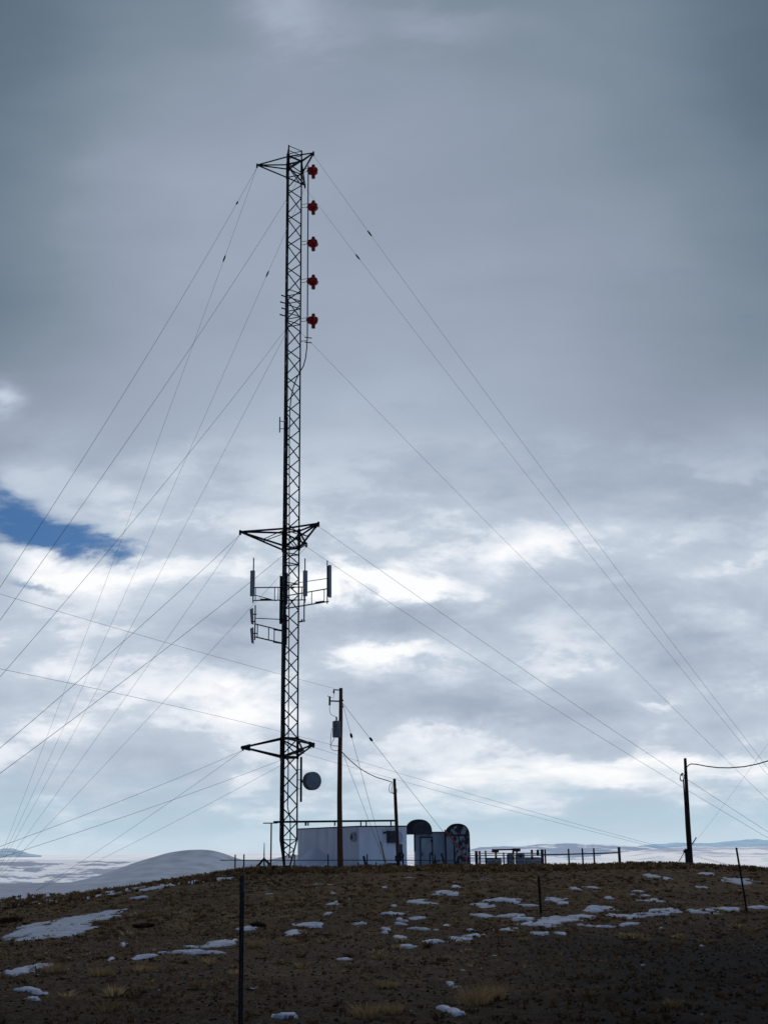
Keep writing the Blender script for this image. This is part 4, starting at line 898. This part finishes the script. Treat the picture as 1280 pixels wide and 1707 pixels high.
# cable bridge between mast and shelter
bz1, bz2 = at(441, 1370.5, 62.6), at(656, 1368, 68.8)
cbt = thing('cable_bridge', at(452,1445,62.9), 'long thin rusty cable bridge running from the mast over the white shelter roof', 'cable bridge')
dirb = (bz2-bz1).normalized(); sideb = dirb.cross(Vector((0,0,1))).normalized()
s = MB(); c_ = (bz1+bz2)/2; s.box(c_+dirb*.35, ((bz2-bz1).length-.7, .34, .10), X=dirb, Y=sideb, Z=sideb.cross(dirb)*-1)
s.box(bz1+dirb*.38-Vector((0,0,.05)), (.76,.22,.05), X=dirb, Y=sideb, Z=sideb.cross(dirb)*-1); s.build('tray', M['rustbeam'], cbt)
q = at(452.5, 1373, 62.9); MB().bar((q.x,q.y,gz(q.x,q.y)-.2), (q.x,q.y,q.z), .038, n=8).build('post', M['steel'], cbt)
for px in (505.5, 509.5, 553, 597.5, 607, 651):
    t = (px-441)/215.; q = bz1.lerp(bz2, t); MB().box((q.x, q.y, (q.z+TOPZ)/2-.03), (.07 if px != 505.5 else .1,.07,max(.1, q.z-TOPZ+.0))).build('post', M['steel'], cbt)

# ------------------------------------------------------------------ small shelter with arched hoods
S2Y = 71.; z2 = gz(3.2, S2Y)-.25
x0, x1 = at(691.5, 1400, S2Y).x, at(742.5, 1400, S2Y).x; tz2 = at(720, 1388, S2Y).z
s2 = thing('small_shelter', ((x0+x1)/2, S2Y, z2), 'small blue-grey shelter with a single door, between the white shelter and the peeling hood', 'shelter')
MB().box(((x0+x1)/2, S2Y+1.4, (z2+tz2)/2), (x1-x0, 2.8, tz2-z2)).build('wall', M['wallb'], s2)
MB().box(((x0+x1)/2, S2Y+1.36, tz2+.025), (x1-x0+.08, 2.9, .05)).build('roof', M['roof'], s2)
MB().box((x0-.02, S2Y+.1, at(690,1404,S2Y).z), (.08,.3,1.0)).build('corner_trim', M['hood'], s2)
da, db = at(702, 1440, S2Y), at(719.5, 1397, S2Y)
dr_ = MB().box(((da.x+db.x)/2, S2Y-.03, (z2+.12+db.z)/2), (db.x-da.x, .05, db.z-z2-.12)).build('door', M['wallb'], s2, bevel=.008)
s = MB(); fw = .05
s.box((da.x-.03, S2Y-.045, (z2+.1+db.z)/2), (fw,.09,db.z-z2)); s.box((db.x+.03, S2Y-.045, (z2+.1+db.z)/2), (fw,.09,db.z-z2)); s.box(((da.x+db.x)/2, S2Y-.05, db.z+.05), (db.x-da.x+.12,.12,fw)); s.build('frame', M['hood'], dr_)
s = MB(); s.box((db.x-.02, S2Y-.075, at(719,1402,S2Y).z), (.09,.05,.12)).box((db.x-.01, S2Y-.075, at(719,1423,S2Y).z), (.09,.05,.2)); s.build('hinge', M['hood'], dr_)
MB().box((da.x+.06, S2Y-.08, at(703,1424,S2Y).z), (.05,.06,.16)).build('handle', M['hood'], dr_)
MB().bar((x1-.02, S2Y-.04, z2+.1), (x1-.02, S2Y-.04, tz2), .03).build('downpipe', M['hood'], s2)
# arched hood on the shelter's left shoulder
def arch(px0, px1, ytop, ybot, Y, depth, n=18, sq=1.0):
    a, b = at(px0, ybot, Y), at(px1, ybot, Y); tz = at((px0+px1)/2, ytop, Y).z; cx = (a.x+b.x)/2; r = (b.x-a.x)/2; h = tz-a.z
    rz_ = min(h, r*sq); zc = tz-rz_
    o = [Vector((a.x, Y, a.z))]+[Vector((cx-r*math.copysign(abs(math.cos(t))**.85, math.cos(t)), Y, zc+rz_*math.sin(t)**.85 if 0 < t < math.pi else zc)) for t in np.linspace(0, math.pi, n)]+[Vector((b.x, Y, a.z))]
    if h <= r*sq+1e-6: o = o[1:-1]
    return o, Vector((0, depth, 0)), (cx, zc, r, tz)
ah = thing('arched_hood', at(698, 1391, S2Y-.25), 'dark half-round metal hood overhanging the left shoulder of the small shelter', 'vent hood')
o, d, _ = arch(676.5, 719.5, 1366.5, 1391, S2Y-.25, 1.5, sq=.95); MB().prism(o, d).build('shell', M['hood'], ah, smooth=True)
o, d, _ = arch(688, 718, 1369.5, 1391, S2Y-.28, .03, sq=.95); MB().prism(o, d).build('end_plate', M['hoodl'], ah)
# ribs
s = MB(); o, d, _ = arch(676.2, 719.8, 1366.2, 1391, S2Y-.1, .05, sq=.95)
for k in range(5): s.tube([p+Vector((0, k*.28, 0)) for p in o], .02, 5)
s.build('rib', M['hood'], ah)
# tall peeling arch
HY_ = S2Y-.3
ph = thing('arched_hood', at(764, 1443, HY_), 'tall arched metal hood with peeling white paint, at the right end of the small shelter', 'vent hood')
o, d, inf = arch(744.5, 783.5, 1373.5, 1447, HY_, 1.6, sq=1.0); MB().prism(o, d).build('shell', M['hood'], ph, smooth=True)
a, b = at(757, 1394, HY_), at(781.5, 1394, HY_)
zb2 = at(760, 1447, HY_).z
MB().box(((a.x+b.x)/2, HY_-.02, (a.z+zb2)/2), (b.x-a.x, .03, a.z-zb2)).build('front_panel', M['peel'], ph)
o2, d2, _ = arch(750, 781.5, 1376.5, 1391, HY_-.03, .03, sq=.85); MB().prism(o2, d2).build('lunette', M['peel'], ph)
MB().box((inf[0]+.03, HY_-.04, at(765,1392.5,HY_).z), (1.22,.06,.06)).build('seam_bar', M['hood'], ph)
MB().box((at(749.5,1420,HY_).x, HY_-.03, (a.z+zb2)/2), (at(756,1400,HY_).x-at(744,1400,HY_).x, .05, a.z-zb2)).build('side_panel', M['box'], ph)
MB().tube([p+Vector((0,-.03,0)) for p in o], .03, 6).build('rim', M['hood'], ph)

# ------------------------------------------------------------------ fences
def vpost(px, y0, Y, r=.035, py1=None):
    t = at(px, y0, Y); b = gz(t.x, t.y)-.1; return MB().bar((t.x, t.y, b), (t.x, t.y, t.z), r, n=8)
FY = 65.
fl_ = thing('pipe_fence', at(392, 1450, FY), 'long low single-rail fence running in front of both shelters and the mast', 'fence')
s = MB(); pr_ = [at(367,1434,FY), at(450,1434,FY), at(560,1434,FY), at(690,1434,FY), at(757,1434,FY), at(795,1430,FY+.3)]; s.tube(pr_[:5], .022, 6); s.build('rail', M['fence'], fl_)
for px, y0 in ((392.5,1424.5),(407,1424),(491,1424),(547,1424),(612,1424),(597,1438),(627,1437),(716,1422),(757,1413)): vpost(px, y0, FY+.05, .036 if px != 757 else .05).build('post', M['fence'], fl_)
solo(MB().bar(at(606,1427,FY-.1), at(610.5,1446,FY-.1), .07, n=6), 'leaning_post', M['fence'], at(610.5,1446,FY-.1), 'thick dark post leaning against the fence in front of the white shelter', 'post')
solo(MB().bar(at(735.5,1422,FY-.1), at(741,1443,FY-.1), .06, n=6), 'leaning_post', M['fence'], at(741,1443,FY-.1), 'thick dark post leaning near the door of the small shelter', 'post')
s = MB(); q = at(725, 1440, FY-.15); s.lathe(q+Vector((0,0,-.2)), [(.12,0),(.16,.1),(.10,.24),(.05,.3),(.03,.66)], n=10).bar(q+Vector((-.1,0,.12)), q+Vector((.26,0,.16)), .05)
solo(s, 'hydrant_valve', M['hood'], q, 'small dark valve stand on the crest before the small shelter door', 'valve')
# right-hand fence
RYF = 73.
fr = thing('pipe_fence', at(970, 1441, RYF), 'thin single-rail fence with five posts running right from the yellow post enclosure', 'fence')
s = MB(); s.tube([at(903,1425,RYF-1), at(948,1424,RYF), at(989,1422.8,RYF), at(1031,1421.5,RYF)], .036, 6).build('rail', M['fence'], fr)
for px, y0 in ((908,1416),(947,1415),(970,1414),(989,1414),(1031,1412)): vpost(px, y0, RYF, .05 if px != 1031 else .08).build('post', M['fence'], fr)
# enclosure with rails and striped posts
EY = 70.
en = thing('rail_enclosure', at(850, 1441, EY), 'railed enclosure with dark and yellow-black posts around the grey boxes on the crest', 'fence')
for i, py in enumerate((1422.5, 1426, 1430.5, 1437)):
    s = MB(); s.bar(at(784 if i in (1, 2) else 797, py, EY+.6), at(905, py-.3, EY+.6), .021, n=6).build('rail', M['fence'], en)
for px, y0, r in ((793.5,1418.5,.085),(809,1418,.045),(839,1421,.04),(845.5,1424,.045),(896,1416.5,.075),(903,1416,.085)):
    if px == 896: q = at(px, y0, EY); MB().bar(q, at(px,1427,EY), r, n=8).build('post', M['fence'], en)
    else: vpost(px, y0, EY, r).build('post', M['fence'], en)
def striped():
    m = bpy.data.materials.new('yellow_black_stripes'); t = nt(m); b = t.nodes['Principled BSDF']; L = t.links.new; b.inputs['Roughness'].default_value = .7
    tc = t.nodes.new('ShaderNodeTexCoord'); w = t.nodes.new('ShaderNodeTexWave'); w.bands_direction = 'Z'; w.inputs['Scale'].default_value = .95; w.inputs['Distortion'].default_value = 1.5; w.inputs['Detail'].default_value = 2
    r = t.nodes.new('ShaderNodeValToRGB'); r.color_ramp.elements[0].position = .45; r.color_ramp.elements[1].position = .55; r.color_ramp.elements[0].color = (.03,.025,.02,1); r.color_ramp.elements[1].color = (.36,.30,.10,1)
    L(tc.outputs['Object'], w.inputs[0]); L(w.outputs[1], r.inputs[0]); L(r.outputs[0], b.inputs['Base Color']); return m
M['stripe'] = striped()
for px, y0 in ((799,1418.5),(826,1418),(855,1418),(886,1416.5)):
    o = vpost(px, y0, EY, .062).build('post', M['stripe'], en); o['label'] = 'yellow post with black bands'
s = MB()
for a0_, a1_, py in ((819.5,831,1418.5),(854,867,1416.8)): q, w = at(a0_, py, EY), at(a1_, py, EY); s.bar(q, w, .09, n=8)
s.bar(at(819.5,1416.8,EY), at(866,1415.8,EY), .04, n=6); s.bar(at(861,1418,EY), at(861,1421.5,EY), .06, n=6); s.build('cross_beam', M['rustbeam'], en)
def gbox(px0, px1, y0, Y, dep, label, grp=None, top=None):
    a, b = at(px0, 1440, Y), at(px1, 1440, Y); tz = at((px0+px1)/2, y0, Y).z; z = gz(a.x, Y)-.2
    t = thing('equipment_box', ((a.x+b.x)/2, Y, z), label, 'equipment box', grp)
    MB().box(((a.x+b.x)/2, Y+dep/2, (z+tz)/2), (b.x-a.x, dep, tz-z)).build('housing', M['box'], t, bevel=.07)
    return t, (a.x+b.x)/2, tz
gbp = 'grey boxes inside the railed enclosure'
gbox(811, 836, 1430, 71.2, 1.1, 'low grey rounded tank housing, leftmost inside the railed enclosure', gbp)
gbox(847.5, 855.5, 1422.5, 71.4, .6, 'narrow grey cabinet just left of the second beam post in the enclosure', gbp)
t, cx_, tz_ = gbox(861, 875, 1422.5, 71.0, .8, 'upright pale grey box with a small dark arched vent, inside the enclosure', gbp)
MB().lathe((cx_, 70.97, tz_-.12), [(.10,0),(.09,.05),(.01,.06)], axis=Vector((0,-1,0)), n=14).build('vent', M['hood'], t)
gbox(876, 902, 1429, 71.6, 1.0, 'wide low grey box at the right end of the enclosure', gbp)

# ------------------------------------------------------------------ small frame with whip by the mast
q = at(437, 1449, 63.); fz = gz(q.x, 63.)
tr = thing('antenna_tripod', (q.x, 63., fz), 'small dark triangular steel frame with a thin whip antenna, left of the mast base', 'antenna stand')
s = MB(); apx = at(440, 1431.5, 63.); l_ = at(426, 1449, 62.8); r_1 = at(449, 1440, 63.2); r_2 = at(445, 1449, 62.8)
s.bar(apx, l_, .05, .07).bar(apx, r_1, .06).bar(r_1, r_2, .06).bar(l_, r_2, .05).bar(at(412,1449,63), at(450,1449.5,63), .035); s.build('frame', M['hood'], tr)
MB().bar(at(440.5,1450,63), at(440.5,1424,63), .045, .03, n=6).bar(at(440.5,1424,63), at(440.8,1405,63), .03, .018, n=6).build('whip', M['fence'], tr)
for px, py, l in ((415,1447,.3),):
    pass

# ------------------------------------------------------------------ near fence posts (steel T posts)
def tpost(px, ytop, Y, lean, label, tipl=.16, hgt=None, cut=False, w=.043):
    tpz = at(px, ytop, Y); gx_ = tpz.x+lean; b = gz(gx_, Y); base = Vector((gx_, Y, b-.3)); top_ = Vector((tpz.x, Y, tpz.z))
    t = thing('fence_post', (gx_, Y, b), label, 'fence post', 'steel fence posts on the near slope')
    ax_ = (top_-base).normalized(); L_ = (top_-base).length; X = Vector((1,0,0)); X = (X-ax_*X.dot(ax_)).normalized(); Yv = ax_.cross(X)
    s = MB(); s.box(base+ax_*(L_/2), (w*.85,.008,L_), X=X, Y=Yv, Z=ax_); s.box(base+ax_*(L_/2)-Yv*.022, (.009,.04,L_), X=X, Y=Yv, Z=ax_)
    for k in range(int(L_/.055)): s.box(base+ax_*(.03+k*.055)-Yv*.046, (.016,.012,.018), X=X, Y=Yv, Z=ax_)
    s.build('shaft', M['post'], t)
    s = MB(); s.box(top_-ax_*(tipl/2-.002)-Yv*.0015, (w*.9,.014,tipl), X=X, Y=Yv, Z=ax_); s.build('worn_tip', M['postlight'], t)
    return base, top_, X
tpost(404, 1460, 10.5, .012, 'dark steel fence post closest to us, tall and cut by the lower edge', .13)
b_, t2, X_ = tpost(897.5, 1461, float(ground_hit(899, 1522)[1]), .02, 'short steel fence post standing mid slope, with a wire clip near its top', .03, w=.075)
MB().bar(t2-Vector((.08,.03,.22)), t2+Vector((.12,-.03,-.20)), .018, n=5).build('wire_clip', M['post'], [o for o in bpy.data.objects if o.get('label', '').startswith('short steel')][0])
tpost(1226.5, 1413, float(ground_hit(1237, 1521)[1]), .17, 'leaning steel fence post on the right, its top against the far snow', .03, w=.062)

for o in bpy.data.objects:
    if '_o' in o.keys(): del o['_o']

# ------------------------------------------------------------------ camera
cam = bpy.data.cameras.new('camera'); co_ = bpy.data.objects.new('camera', cam); col.objects.link(co_); scene.camera = co_
cam.sensor_fit = 'VERTICAL'; cam.sensor_height = 24; cam.sensor_width = 18; cam.lens = 24*FPX/1707.; cam.clip_start = .1; cam.clip_end = 200000
mtx = Matrix((tuple(cR), tuple(cU), tuple(-cF))).transposed().to_4x4(); mtx.translation = Vector(CAM); co_.matrix_world = mtx
scene.view_settings.view_transform = 'Standard'; scene.view_settings.look = 'None'; scene.view_settings.exposure = 0; scene.view_settings.gamma = 1
scene.cycles.max_bounces = 4; scene.cycles.use_denoising = True
